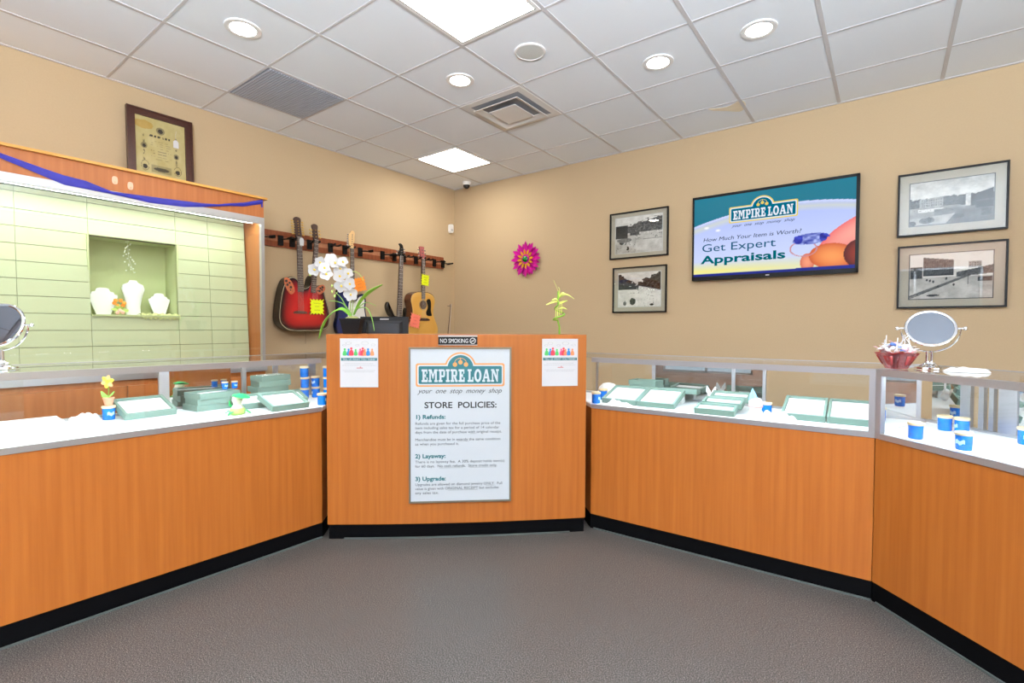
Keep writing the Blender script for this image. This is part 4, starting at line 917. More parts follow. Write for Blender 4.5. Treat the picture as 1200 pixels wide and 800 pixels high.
def photo(kind):
    def fn(u, v):
        n1 = vnoise(u, v, 9, kind); n2 = vnoise(u, v, 50, kind + 7); n3 = vnoise(u, v, 24, kind + 11)
        sky = .80 + .08 * n1 - .05 * (1 - v)
        g = np.where(v > .5, sky, .66 + .14 * n1)
        def rect(x0, x1, y0, y1, c_, s_=0.0):
            nonlocal g
            top = y1 + s_ * (u - x0)
            g = np.where((u > x0) & (u < x1) & (v > y0) & (v < top), c_ + .14 * (n2 - .5), g)
        def blob(cx, cy, rx, ry, c_):
            nonlocal g
            g = np.where(((u - cx) / rx) ** 2 + ((v - cy) / ry) ** 2 < .8 + .5 * n3, c_ + .12 * (n2 - .5), g)
        def windows(x0, x1, y0, y1, nx, ny, c_):
            nonlocal g
            a = ((u - x0) / (x1 - x0) * nx) % 1; b_ = ((v - y0) / (y1 - y0) * ny) % 1
            g = np.where((u > x0) & (u < x1) & (v > y0) & (v < y1) & (a > .35) & (a < .75) & (b_ > .25) & (b_ < .75), c_, g)
        if kind == 1:
            g = np.where((v > .55) & (v < .62 + .28 * u + .12 * n3) & (u > .25), .42 + .3 * (n2 - .5), g)
            rect(0, .27, .42, .78, .30); rect(.3, 1, .5, .56, .78); rect(.32, .52, .48, .58, .35, .0); rect(.55, .72, .55, .62, .36)
            g = np.where((v < .5) & (n2 > .82), .25, g); blob(.14, .3, .05, .05, .3); blob(.28, .12, .02, .06, .25); rect(.6, 1, .33, .36, .45); blob(.2, .36, .16, .06, .5)
            g = np.where((v < .34) & (u > .45), .72 + .1 * n1, g)
        elif kind == 2:
            g = np.where(v < .6, .80 + .1 * n1, g)
            g = np.where((v > .5) & (v < .93 - .75 * u + .12 * n3) & (u < .5), .33 + .25 * (n2 - .5), g)
            g = np.where((v > .62 - .28 * (u - .45)) & (v < .60 + .55 * (u - .42) + .16 * n3) & (u > .42), .30 + .28 * (n2 - .5), g)
            blob(.35, .15, .07, .10, .28); blob(.16, .1, .04, .06, .45); blob(.8, .05, .05, .03, .2); g = np.where((v < .55) & (n2 > .9), .3, g)
        elif kind == 3:
            g = np.where(v > .45, .78 + .12 * n1 - .18 * (v - .5), .55 + .1 * n1)
            g = np.where((v > .4) & (v < .58 + .08 * n3), .34 + .2 * (n2 - .5), g)
            rect(.12, .41, .38, .60, .62, .10); windows(.14, .4, .42, .60, 9, 3, .3); rect(.1, .42, .30, .37, .86); rect(.68, .74, .36, .64, .78); rect(.62, .68, .38, .62, .3)
            rect(.735, 1, .30, .58, .20, .50); rect(.8, 1, .42, .46, .32, .05); g = np.where((v < .34) & (u > .3) & (u < .8), .42 + .14 * n1, g)
            g = np.where(v < .26 - .10 * (1 - u), .62 + .14 * n1, g); g = np.where((v < .30) & (u > .45 + .5 * v), .36 + .1 * n1, g)
            blob(.60, .14, .07, .05, .12); blob(.22, .10, .10, .07, .40); blob(.25, .12, .03, .05, .15); rect(.86, .98, .10, .26, .3); blob(.03, .05, .05, .06, .3)
            g = np.where((v > .28) & (v < .36) & (n2 > .8), .15, g)
        else:
            g = np.where(v > .48, .86 + .06 * n1, .68 + .12 * n1)
            rect(0, .16, .46, .72, .30); rect(.17, .55, .50, .93, .34, -.22); windows(.18, .54, .58, .86, 12, 3, .2); rect(.17, .55, .5, .55, .24)
            g = np.where(np.abs(v - (.08 + .62 * (u - .05))) < .025, .45, g); g = np.where(np.abs(v - (.02 + .66 * (u - .02))) < .010, .38, g)
            g = np.where((v > .46 + .14 * (u - .55)) & (v < .56 + .32 * (u - .55)) & (u > .58), .38 + .2 * (n2 - .5), g)
            rect(.72, .87, .66, .80, .62); windows(.72, .87, .68, .78, 5, 2, .35); rect(.83, 1, .36, .46, .28); rect(.712, .722, .30, .5, .3)
            for x_, y_ in ((.22, .42), (.26, .40), (.3, .38), (.46, .44), (.55, .30), (.36, .26)): blob(x_, y_, .014, .03, .15)
            blob(.3, .07, .08, .022, .2)
        g = np.clip((g - .6) * 1.35 + .56 + .06 * (n2 - .5) + .06 * (n3 - .5), 0.04, .92)
        return g * 1.0, g * .985, g * .985
    return fn
def framed(label, kind, x0, x1, z0, z1, mx, mz):
    cx, cz = (x0 + x1) / 2, (z0 + z1) / 2; w, h = x1 - x0, z1 - z0
    t = thing('framed_photograph', label, 'picture', on_back(cx, -.003, cz), 'framed old town photographs')
    k = .012; f = MB()
    for (a, b_, c_, d_) in ((-w / 2, w / 2, -h / 2, -h / 2 + k), (-w / 2, w / 2, h / 2 - k, h / 2), (-w / 2, -w / 2 + k, -h / 2 + k, h / 2 - k), (w / 2 - k, w / 2, -h / 2 + k, h / 2 - k)): f.box(a, b_, c_, d_, 0, .024)
    obj('frame', f, M_BP, t)
    m = MB().box(-w / 2 + k, w / 2 - k, -h / 2 + k, h / 2 - k, 0, .008)
    obj('mat_board', m, M_MATB, t)
    pw, ph = w - 2 * mx, h - 2 * mz
    obj('bevel', MB().box(-pw / 2 - .006, pw / 2 + .006, -ph / 2 - .006, ph / 2 + .006, .008, .009), M_PAPER if kind < 3 else M_INKG, t)
    canvas('print', pw, ph, 120, 80, photo(kind), t, M_PRINT, z=.0105, th=.001)
    obj('picture_glass', MB().box(-w / 2 + k, w / 2 - k, -h / 2 + k, h / 2 - k, .016, .018), M_GLASS, t)
framed('framed street photo left of the television, upper one', 1, 2.196, 2.799, 1.983, 2.444, .06, .055)
framed('framed street photo left of the television, lower one', 2, 2.232, 2.789, 1.442, 1.896, .06, .06)
framed('framed town photo right of the television, upper one', 3, 4.516, 5.104, 1.963, 2.418, .072, .075)
framed('framed town photo right of the television, lower one', 4, 4.524, 5.110, 1.439, 1.894, .072, .068)
# metal flower
t = thing('wall_flower', 'magenta metal flower with green gem hung on the back wall', 'wall decoration', on_back(1.150, -.004, 2.074))
for nm, n_, r0, r1, w, z0, z1, m, ph in (('outer_petals', 12, .05, .205, .025, .012, .034, M_MAG, .0), ('back_petals', 12, .05, .188, .024, .004, .016, M_MAG, PI / 12), ('inner_petals', 12, .03, .115, .014, .030, .042, M_GOLD, .1)):
    b = MB()
    for k in range(n_):
        a = 2 * PI * k / n_ + ph; rr = [r0, r0 + (r1 - r0) * .35, r0 + (r1 - r0) * .7, r1]; ca, sa = math.cos(a), math.sin(a)
        b.leaf([(q * ca, q * sa, z0 + (z1 - z0) * (i_ / 3)) for i_, q in enumerate(rr)], [w * .35, w * .85, w, w * .12], th=.0012, side=(-sa, ca, 0), fold=.25)
    obj(nm, b, m, t)
obj('gem', MB().lathe([(.036, .038), (.034, .050), (.022, .060), (.0001, .064)], 12), M_GEM, t)
obj('back_plate', MB().lathe([(.0001, .0), (.06, .0), (.055, .036), (.0001, .036)], 24), M_MAG, t)

# ---------------------------------------------------------------- things on the podium
PZ = 1.2445
def pp(px, py): return (.055 + (px - 401) * .0053, 1.2445 + (390 - py) * .0053)
t = thing('potted_orchid', 'white orchid in a black square pot on left end of podium', 'plant', FP @ T((.113, .17, PZ)))
def tap(mb, w0, w1, z0, z1, M=None):
    mb.add([(x * w0, y * w0, z0) for x, y in ((-1, -1), (1, -1), (1, 1), (-1, 1))] + [(x * w1, y * w1, z1) for x, y in ((-1, -1), (1, -1), (1, 1), (-1, 1))], [(3, 2, 1, 0), (4, 5, 6, 7), (0, 1, 5, 4), (1, 2, 6, 5), (2, 3, 7, 6), (3, 0, 4, 7)], M); return mb
obj('pot', tap(tap(MB(), .046, .062, 0, .086), .066, .067, .086, .098), M_BP, t)
obj('moss', MB().ball((0, 0, .095), .045, None, (1, 1, .4)), mat('moss', (130, 130, 80), .9, var=.3, scale=60), t)
def LP(px, py, y=0.0):
    a, z = pp(px, py); return Vector((a - .113, y, z - PZ))
lv = MB()
def strap(pts, ws, sd=(0, 1, 0)): 
    q = catmull([tuple(p) for p in pts], 5, False); w_ = np.interp(np.linspace(0, 1, len(q)), np.linspace(0, 1, len(ws)), ws); lv.leaf(q, list(w_), th=.0012, side=sd, fold=.2)
strap([LP(411, 369), LP(402, 360, -.03), LP(391, 365, -.06), LP(382, 378, -.075), LP(377, 396, -.08)], [.010, .016, .018, .016, .002], (.35, 1, .45))
strap([LP(410, 367), LP(402, 355, .02), LP(393, 351, .04), LP(382, 350, .05)], [.009, .012, .010, .002])
strap([LP(412, 367), LP(405, 357), LP(398, 347, .03), LP(391, 340, .03)], [.008, .010, .008, .001])
strap([LP(414, 367), LP(422, 351, .0), LP(433, 340, -.01), LP(448, 331, -.01)], [.009, .015, .017, .004], (.3, 1, -.4))
strap([LP(414, 367), LP(420, 360, -.03), LP(431, 360, -.05), LP(437, 372, -.06), LP(440, 386, -.065)], [.007, .010, .010, .009, .001])
strap([LP(413, 368), LP(419, 358, .03), LP(427, 352, .05), LP(438, 356, .06)], [.006, .008, .007, .001])
obj('leaves', lv, M_LEAF, t)
sm = MB()
sm.tube(catmull([tuple(LP(409, 370)), tuple(LP(410, 350)), tuple(LP(408, 335)), tuple(LP(402, 318)), tuple(LP(390, 307)), tuple(LP(376, 308)), tuple(LP(366, 318))], 5, False), .0028, 6)
sm.tube(catmull([tuple(LP(411, 370)), tuple(LP(413, 350)), tuple(LP(412, 338)), tuple(LP(409, 326)), tuple(LP(412, 316)), tuple(LP(420, 318)), tuple(LP(425, 326))], 5, False), .0024, 6)
obj('stems', sm, mat('stem_green', (150, 170, 80), .5), t)
fl = [(369, 314, 10), (377, 306, 9), (383, 313, 9), (388, 302, 10), (394, 306, 9), (385, 320, 10), (399, 313, 11), (403, 305, 8), (400, 322, 10), (408, 318, 8), (401, 333, 11), (412, 331, 10), (411, 343, 11)]
for k, (x, y, r_) in enumerate(fl):
    c_ = LP(x, y, -.015 - .02 * (k % 3)); rr = r_ * .0053 * .78
    M_ = T(c_) @ R(random.uniform(-.4, .4), 'Z') @ R(PI / 2 + random.uniform(-.3, .3), 'X') @ R(random.uniform(0, 1), 'Z')
    b = MB()
    for q in range(5):
        a = 2 * PI * q / 5 + PI / 2; wd = rr * (.42 if q not in (1, 4) else .55); ca, sa = math.cos(a), math.sin(a)
        b.leaf([(j_ * ca, j_ * sa, -.004 * (j_ / rr) ** 2 * (-1)) for j_ in (rr * .08, rr * .4, rr * .75, rr)], [wd * .3, wd, wd * .9, wd * .25], th=.0008, side=(-sa, ca, 0), M=M_, fold=.12)
    fo = obj('flower', b, M_PETAL, t)
    obj('flower_lip', MB().ball((0, -.002, .005), .0065, M_, (1, 1.3, .8), 8, 5), M_YEL, fo)
b = MB()
for x, y in ((389, 333), (389, 340), (392, 345), (364, 320)): b.ball(tuple(LP(x, y, -.01)), .008, None, (.8, .8, 1.3), 8, 6)
for p in ((LP(389, 333, -.01), LP(399, 328)), (LP(392, 345, -.01), LP(402, 330)), (LP(389, 340, -.01), LP(400, 329)), (LP(364, 320, -.01), LP(368, 316))): b.tube([tuple(p[0]), tuple(p[1])], .0012, 5)
obj('buds', b, M_LEAFP, t)

t = thing('lucky_bamboo', 'curly lucky bamboo stalk standing on right end of podium', 'plant', FP @ T((1.445, .22, PZ)))
st_ = []
for k in range(60):
    q = k / 59; z = .0 + q * .235
    am = .044 * math.sin(min(1, q * 1.6) * PI) if q > .2 else 0
    st_.append((am * math.cos(q * 17) - .004, am * math.sin(q * 17), z))
obj('stalk', MB().tube([(.006, 0, 0), (.006, 0, .05)] + [(a - .0 + .0, b_, z + .05) for a, b_, z in st_[9:]], .0058, 8), M_STEMG, t)
lf = MB()
for pts, ws in (([(0, 0, .25), (-.005, 0, .29), (-.035, .0, .36)], [.003, .006, .001]), ([(0, 0, .24), (.05, 0, .265), (.105, 0, .235)], [.004, .008, .001]), ([(0, 0, .22), (-.04, 0, .215), (-.085, 0, .195)], [.004, .009, .001]), ([(0, 0, .20), (.03, 0, .215), (.06, 0, .225)], [.004, .010, .001]),
                ([(0, 0, .24), (.02, -.02, .27), (.05, -.03, .26)], [.004, .010, .002]), ([(0, 0, .22), (-.02, -.02, .235), (-.05, -.02, .225)], [.004, .009, .002]), ([(0, 0, .17), (.03, -.01, .175), (.055, -.01, .165)], [.003, .007, .001]), ([(0, 0, .25), (.01, .02, .30), (.0, .02, .315)], [.004, .008, .001])):
    lf.leaf(catmull(pts, 4, False), list(1.35 * np.interp(np.linspace(0, 1, 9), [0, .5, 1], ws)), side=(0, 1, .6), th=.0008)
for k in range(4): lf.tube([(-.02 + k * .013, 0, .11 + .01 * k), (-.018 + k * .013, 0, .17 + .015 * k), (0, 0, .215)], .0028, 6)
obj('leaves', lf, mat('lime_leaf', (206, 222, 110), .5, var=.15, scale=40), t)

t = thing('computer_monitor', 'black computer monitor seen from behind on the podium worktop', 'monitor', FP @ T((.258, .50, .9605)) @ R(0.02, 'Z'))
obj('screen_housing', MB().box(-.165, .165, -.012, .012, .115, .400), M_BP, t)
b = MB(); v = [(-.125, -.012, .15), (.125, -.012, .15), (.125, -.012, .372), (-.125, -.012, .372), (-.105, -.04, .165), (.105, -.04, .165), (.105, -.04, .352), (-.105, -.04, .352)]
b.add(v, [(0, 1, 5, 4), (1, 2, 6, 5), (2, 3, 7, 6), (3, 0, 4, 7), (4, 5, 6, 7), (3, 2, 1, 0)]); obj('rear_bulge', b, M_BP2, t)
obj('badge', MB().box(-.03, .03, -.0135, -.012, .380, .387), M_ALU, t)
obj('stand', MB().box(-.03, .03, -.03, .0, .01, .17).box(-.11, .11, -.09, .09, 0, .012), M_BP, t)
# ---------------------------------------------------------------- round vanity mirrors
def vanity(label, M_, yaw, tilt, R_):
    t = thing('vanity_mirror', label, 'mirror', M_ @ R(yaw, 'Z'), 'round chrome counter mirrors')
    zc = .190
    obj('base', MB().lathe([(.0001, .0), (.055, .0), (.053, .006), (.036, .012), (.020, .026), (.017, .036), (.0001, .036)], 36, None, 1, 1, .06, 12), M_CHROME, t)
    obj('stem', MB().tube([(-.009, 0, .03), (-.009, 0, .190 - R_ - .012)], .007, 12).tube([(.009, 0, .03), (.009, 0, .190 - R_ - .012)], .007, 12), M_CHROME, t)
    RB = R_ + .016
    obj('bracket', MB().tube([(RB * math.cos(a), 0, zc + RB * math.sin(a)) for a in np.linspace(-PI, 0, 31)], .004, 8), M_CHROME, t)
    kb = MB()
    for s_ in (-1, 1): kb.tube([(s_ * (R_ + .004), 0, zc), (s_ * (RB + .012), 0, zc)], .004, 8); kb.ball((s_ * (RB + .014), 0, zc), .009, None, (1, 1, 1), 10, 6)
    obj('pivot_knobs', kb, M_CHROME, t)
    G = T((0, 0, zc)) @ R(PI / 2 - tilt, 'X')
    hd = obj('mirror_head', MB().torus(R_ - .003, .007, 48, 8, G).lathe([(.0001, -.004), (R_ - .004, -.004), (R_ - .004, .0005), (.0001, .0005)], 48, G), M_CHROME, t)
    obj('mirror_face', MB().lathe([(.0001, .0008), (R_ - .008, .0008), (R_ - .008, .0018), (.0001, .0018)], 48, G), M_MIRROR, hd)
vanity('round tilted chrome mirror on the angled right counter', FT @ T((.012, .27, ZT + .001)), -FT.to_euler().z + .06, .52, .094)
vanity('round chrome mirror at left edge of photo on left counter', FL @ T((.045, .30, ZT + .001)), -FL.to_euler().z + .80, .30, .095)

# bowl with wrapped candies
BM = FT @ T((-.020, .125, ZT + .0005))
t = thing('candy_bowl', 'ruffled red-stained glass bowl on left end of the angled counter', 'bowl', BM)
obj('bowl', MB().lathe([(.0001, .0), (.042, .0), (.054, .022), (.076, .060), (.086, .076), (.082, .076), (.072, .061), (.050, .026), (.038, .006), (.0001, .006)], 60, None, 1, 1, .03, 10), pane('red_tinted_glass', (.72, .22, .22), .12, (1, .8, .8)), t)
b = MB()
for k in range(10):
    a = 2 * PI * k / 10
    if k % 2: continue
    b.add([(r_ * math.cos(a + d_) * 1.0, r_ * math.sin(a + d_), z_) for r_, z_, d_ in ((.0555, .018, -.2), (.0555, .018, .2), (.0785, .060, .26), (.0785, .060, -.26))], [(0, 1, 2, 3)])
o_ = obj('painted_panels', b, M_PURW, t); md = o_.modifiers.new('thick', 'SOLIDIFY'); md.thickness = .002
cd0 = None; cc = [mat('candy_white', (240, 240, 242), .35), mat('candy_pink', (236, 196, 206), .35), mat('candy_blue', (96, 130, 200), .35)]
names = ['white', 'pink', 'blue']
for k in range(26):
    a = k * 2.4; r_ = .010 + .058 * math.sqrt(k / 26); z = .075 + .03 * (1 - k / 26) + random.uniform(0, .012)
    M_ = BM @ T((r_ * math.cos(a), r_ * math.sin(a), z)) @ R(random.uniform(0, 6), 'Z') @ R(random.uniform(-.7, .7), 'Y')
    b = MB().ball((0, 0, 0), .0125, None, (1.1, .9, .75), 10, 6)
    c_ = 2 if k in (2, 5, 9) else (1 if k % 4 == 1 else 0)
    o = obj('wrapped_candy', b, cc[c_], M=M_)
    obj('wrapper_twist', MB().prism([(.012, -.003), (.032, -.012), (.030, 0), (.032, .012), (.012, .003)], -.001, .001).prism([(-.012, -.003), (-.032, -.012), (-.030, 0), (-.032, .012), (-.012, .003)], -.001, .001), cc[c_], o)
    if k % 3 == 0 and c_ != 2: obj('stick', MB().tube([(0, 0, .008), (.012, .01, .062)], .0021, 6), M_WHITE, o)
    tag(o, '%s paper-wrapped candy%s heaped in the red-stained glass bowl' % (names[c_], ' on a stick' if (k % 3 == 0 and c_ != 2) else ''), 'candy', 'wrapped candies in the bowl, %s%s' % (names[c_], ' sticks' if (k % 3 == 0 and c_ != 2) else ''))
# folded cloth
def cloth(label, M_, w, d_, h, n_=18, seed=1, m=M_CLOTH, name='folded_cloth', cat='cloth', fl=1.0):
    rs = np.random.RandomState(seed); b = MB(); v = []
    for i in range(n_ + 1):
        for j in range(n_ + 1):
            u, q = i / n_ * 2 - 1, j / n_ * 2 - 1
            e_ = (1 - abs(u) ** 6) * (1 - abs(q) ** 6)
            z = h * e_ * (.55 + .45 * math.sin(3.1 * u + seed) * math.cos(2.3 * q + seed * 2) * fl + .15 * math.sin(9 * u + 4 * q))
            v.append((u * w / 2 * (1 + .06 * math.sin(5 * q + seed)), q * d_ / 2 * (1 + .08 * math.sin(4 * u + seed)), max(.001, z)))
    N = (n_ + 1) ** 2
    fs = [(i * (n_ + 1) + j, (i + 1) * (n_ + 1) + j, (i + 1) * (n_ + 1) + j + 1, i * (n_ + 1) + j + 1) for i in range(n_) for j in range(n_)]
    v += [(x, y, 0) for x, y, z in v]; fs2 = [tuple(N + a for a in f_[::-1]) for f_ in fs]
    rim = [i * (n_ + 1) for i in range(n_)] + [n_ * (n_ + 1) + j for j in range(n_)] + [i * (n_ + 1) + n_ for i in range(n_, 0, -1)] + [j for j in range(n_, 0, -1)]
    sd = [(rim[(k + 1) % len(rim)], rim[k], N + rim[k], N + rim[(k + 1) % len(rim)]) for k in range(len(rim))]
    b.add(v, fs + fs2 + sd); return tag(obj(name, b, m, M=M_), label, cat)
cloth('folded white cloth on glass top of the angled counter', FT @ T((.17, .28, ZT + .0005)) @ R(.75, 'Z'), .15, .10, .026, seed=2, fl=.4)

# ---------------------------------------------------------------- things inside the cases
DZ = .8005
tray_n = [0]
def mk_tray(w, d_, comp=1):
    h = .034; k = .013; b = MB()
    b.box(-w / 2, w / 2, 0, k, 0, h).box(-w / 2, w / 2, d_ - k, d_, 0, h).box(-w / 2, -w / 2 + k, k, d_ - k, 0, h).box(w / 2 - k, w / 2, k, d_ - k, 0, h).box(-w / 2 + k, w / 2 - k, k, d_ - k, 0, .006)
    for q in range(1, comp): b.box(-w / 2 + q * w / comp - .006, -w / 2 + q * w / comp + .006, k, d_ - k, .006, h)
    p = MB()
    for q in range(comp):
        x0 = -w / 2 + k + q * (w - k) / comp; x1 = -w / 2 + k + (q + 1) * (w - k) / comp - k
        p.box(x0 + .001, x1 - .001, k + .001, d_ - k - .001, .006, .022)
    return b, p
def tray(label, F, s_, t_, z, w, d_, yaw=0, tilt=0, comp=1, flip=0, group='grey-green jewellery trays', items=0):
    t = thing('jewellery_tray', label, 'tray', F @ T((s_, t_, z)) @ R(yaw, 'Z') @ R(tilt, 'X') @ R(flip, 'Y'), group)
    b, p = mk_tray(w, d_, comp)
    obj('tray_rim', b, M_TRAY, t); obj('pad', p, M_PAD, t)
    if items:
        q = MB()
        for k in range(items):
            x = -w / 2 + .03 + (w - .06) * (k % 6) / 5; y = .04 + (d_ - .07) * (k // 6) / max(1, (items - 1) // 6 or 1)
            q.torus(.009, .002, 12, 5, T((x, y, .028)) @ R(PI / 2, 'X'))
        obj('ring_display', q, M_CHROME, t, label='silver rings in slots')
    # a small easel wedge under a tilted tray
    if tilt > .02:
        L = d_ * math.sin(tilt)
        w_ = MB().prism([(d_ * .55, -.001), (d_ * .9, -.001), (d_ * .9, -d_ * .9 * math.tan(tilt) * .96), (d_ * .60, -d_ * .55 * math.tan(tilt) * .96)], -.03, .03, basis((0, 1, 0), (0, 0, 1), (1, 0, 0), (0, 0, 0)))
        if flip == 0: obj('wedge_stand', w_, M_PAD, t)
    return t
# left case
tray('open grey-green tray beside the flower jar in left counter', FL, .612, .375, DZ, .238, .195, .10, .34)
tray('grey-green tray nearest the podium at front of left counter', FL, 1.215, .055, DZ, .222, .195, .02, .30)
tray('wide double tray behind the front tray in left counter', FL, 1.215, .255, DZ, .42, .13, .0, .36, 2)
tray('bottom tray of the stack behind the green figurine', FL, .945, .385, DZ, .235, .17, .12)
tray('middle tray of the stack behind the green figurine', FL, .95, .38, DZ + .0345, .235, .17, .06)
tray('top tray of the stack behind the green figurine', FL, .955, .375, DZ + .069, .235, .17, .16)
for k, lb in enumerate(('lowest', 'second', 'third', 'fourth')):
    tray('%s tray in tall stack near the blue jars' % lb, FL, 1.285 + .012 * (k % 2), .42, DZ + .0345 * k, .2, .14, .05 * (-1) ** k, items=0)
tray('ring-filled tray on top of tall stack near the blue jars', FL, 1.31, .43, DZ + .138, .2, .13, .15, 0, 1, 0, items=12)
# right case
tray('leftmost of the two wide trays near podium, right counter', FR, .155, .10, DZ, .232, .24, 0, .27)
tray('right one of the two wide trays near podium, right counter', FR, .390, .10, DZ, .232, .24, 0, .27)
tray('tray leaning sideways on white block in right counter', FR, .455, .36, DZ + .064, .22, .15, .1, -.10, 1)
tray('front tray of the stepped three in right counter', FR, .745, .045, DZ, .215, .10, 0, .22)
tray('middle tray of the stepped three in right counter', FR, .762, .155, DZ + .026, .215, .10, 0, .22)
tray('rear tray of the stepped three in right counter', FR, .780, .265, DZ + .050, .215, .10, 0, .22)
tray('left tray of the pair at right end of straight counter', FR, 1.168, .15, DZ, .205, .26, 0, .27)
tray('right tray of the pair at right end of straight counter', FR, 1.378, .15, DZ, .205, .26, 0, .27)
obj_b = MB().box(-.045, .045, -.03, .03, 0, .062); tag(obj('display_block', obj_b, M_PAD, M=FR @ T((.43, .40, DZ))), 'small white display block under the leaning tray', 'display block')
obj_b = MB().box(-.04, .04, -.03, .03, 0, .022); tag(obj('display_block', obj_b, M_PAD, M=FR @ T((.762, .21, DZ))), 'low white block under the stepped trays', 'display block')
obj_b = MB().box(-.08, .08, -.03, .03, 0, .059); tag(obj('display_block', obj_b, M_PAD, M=FR @ T((.20, .455, DZ))), 'long white block under the two back trays', 'display block')
tray('lower tray stacked at back, left end of straight counter', FR, .20, .405, DZ + .06, .2, .12, -.06, 0)
tray('upper tray stacked at back, left end of straight counter', FR, .19, .405, DZ + .095, .2, .12, -.12, 0)
# jars
def mk_jar():
    j = thing('blue_jar', '', 'jar', group='blue faceted jars with tan lids')
    obj('jar_body', MB().lathe([(.0001, 0), (.024, 0), (.0265, .004), (.0275, .060), (.0001, .060)], 16), M_BLUE, j)
    obj('lid', MB().lathe([(.0001, .060), (.0285, .060), (.0305, .063), (.0305, .070), (.0285, .073), (.0001, .073)], 28), M_TAN, j)
    lb_ = MB(); v = []
    for k in range(7):
        a = -1.1 + k * .2 - .9
        for z in (.024, .040): v.append((.0278 * math.cos(a), .0278 * math.sin(a), z + .004 * math.sin(k * 1.5)))
    for k in range(7):
        a = -1.1 + k * .2 - .9
        for z in (.024, .040): v.append((.0258 * math.cos(a), .0258 * math.sin(a), z + .004 * math.sin(k * 1.5)))
    fs = [(2 * k, 2 * k + 2, 2 * k + 3, 2 * k + 1) for k in range(6)] + [(14 + 2 * k + 1, 14 + 2 * k + 3, 14 + 2 * k + 2, 14 + 2 * k) for k in range(6)] + [(2 * k + 1, 2 * k + 3, 17 + 2 * k, 15 + 2 * k) for k in range(6)] + [(2 * k + 2, 2 * k, 14 + 2 * k, 16 + 2 * k) for k in range(6)]
    fs += [(0, 1, 15, 14), (13, 12, 26, 27)]
    lb_.add(v, fs); obj('cloud_label', lb_, mat('pale_cloud', (170, 210, 240), .5), j)
    return j
jars = [(FL, .451, .47, 0, 1, 'blue jar carrying the toy flower pot in left counter'),
        (FL, 1.432, .09, 0, 1, 'blue jar at front of left counter touching the podium edge'),
        (FL, 1.095, .30, .0, .0, ''), 
        (FL, 1.500, .43, 0, 1, 'lowest blue jar of the left tower by the podium'), (FL, 1.503, .432, .0735, 1, 'middle blue jar of the left tower by the podium'), (FL, 1.498, .43, .147, 1, 'top blue jar of the left tower by the podium'),
        (FL, 1.585, .44, 0, 1, 'lower blue jar of the two-jar tower by the podium'), (FL, 1.583, .44, .0735, 1, 'upper blue jar of the two-jar tower by the podium'),
        (FL, 1.610, .33, 0, 1, 'lowest blue jar of the right tower by the podium'), (FL, 1.612, .332, .0735, 1, 'middle blue jar of the right tower by the podium'), (FL, 1.609, .33, .147, 1, 'top blue jar of the right tower by the podium'),
        (FR, .015, .06, 0, 1, 'front blue jar next to podium in right counter'), (FR, -.02, .24, 0, 1, 'rear blue jar next to podium in right counter'),
        (FR, .985, .22, 0, 1, 'blue jar behind the blue-hatted figurine'),
        (FR, .055, .39, 0, 1, 'blue jar behind the two wide trays of straight counter'),
        (FT, .130, .075, 0, 1, 'blue jar standing alone at left front of angled counter'), (FT, -.010, .390, 0, 1, 'left jar of the touching pair in angled counter'), (FT, .054, .408, 0, 1, 'right jar of the touching pair in angled counter'),
        (FT, .335, .075, 0, 1, 'blue jar nearest the camera at front of angled counter'),
        (FT, .29, .44, 0, 1, 'left jar of the pair at right edge of photo'), (FT, .355, .44, 0, 1, 'right jar of the pair at right edge of photo'),
        (FR, 1.50, .40, 0, 1, 'blue jar in the corner between the two right counters')]
j0 = None
for k, (F, s_, t_, z, on, lb) in enumerate(jars):
    if not on: continue
    M_ = F @ T((s_, t_, DZ + z)) @ R(k * .7, 'Z')
    if j0 is None: j0 = mk_jar(); j0.matrix_world = M_; j0['label'] = lb
    else: dup(j0, M_, lb)
# two small square blue boxes standing on the stack of trays
for s_, lb in ((1.055, 'left small dark blue jar on the tray stack'), (1.11, 'right small dark blue jar on the tray stack')):
    dup(j0, FL @ T((s_ - .03, .50, DZ + .1035)) @ Matrix.Scale(.62, 4), lb)
# dancing toy flower on the first jar
t = thing('toy_flower', 'yellow and peach toy flower in a tiny pink pot on a blue jar', 'toy', FL @ T((.451, .47, DZ + .0735)) @ R(-.9, 'Z'))
obj('pot', MB().lathe([(.0001, 0), (.016, 0), (.023, .034), (.025, .036), (.025, .042), (.0001, .042)], 20), mat('peach_plastic', (240, 160, 128), .4), t)
lv = MB()
for s_ in (-1, 1): lv.leaf([(0, 0, .040), (s_ * .018, -.004, .052), (s_ * .034, -.004, .074)], [.008, .013, .004], side=(0, 1, .3), th=.0015)
obj('leaves', lv, mat('bright_leaf', (150, 220, 96), .4), t)
obj('stem', MB().tube([(0, 0, .04), (.002, 0, .08), (0, 0, .115)], .002, 6), M_STEMG, t)
for n_, m_, ph in ((3, mat('toy_yellow', (248, 226, 70), .4), 0), (3, mat('toy_peach', (246, 186, 130), .4), PI / 3)):
    b = MB()
    for k in range(n_):
        a = 2 * PI * k / n_ + ph + .3; ca, sa = math.cos(a), math.sin(a)
        b.leaf([(q * ca, -.004, .125 + q * sa) for q in (.004, .018, .034)], [.005, .013, .004], side=(-sa, 0, ca), th=.002)
    obj('petals', b, m_, t)
obj('face', MB().ball((0, -.006, .125), .010, None, (1, .6, 1), 12, 8), M_YEL, t)
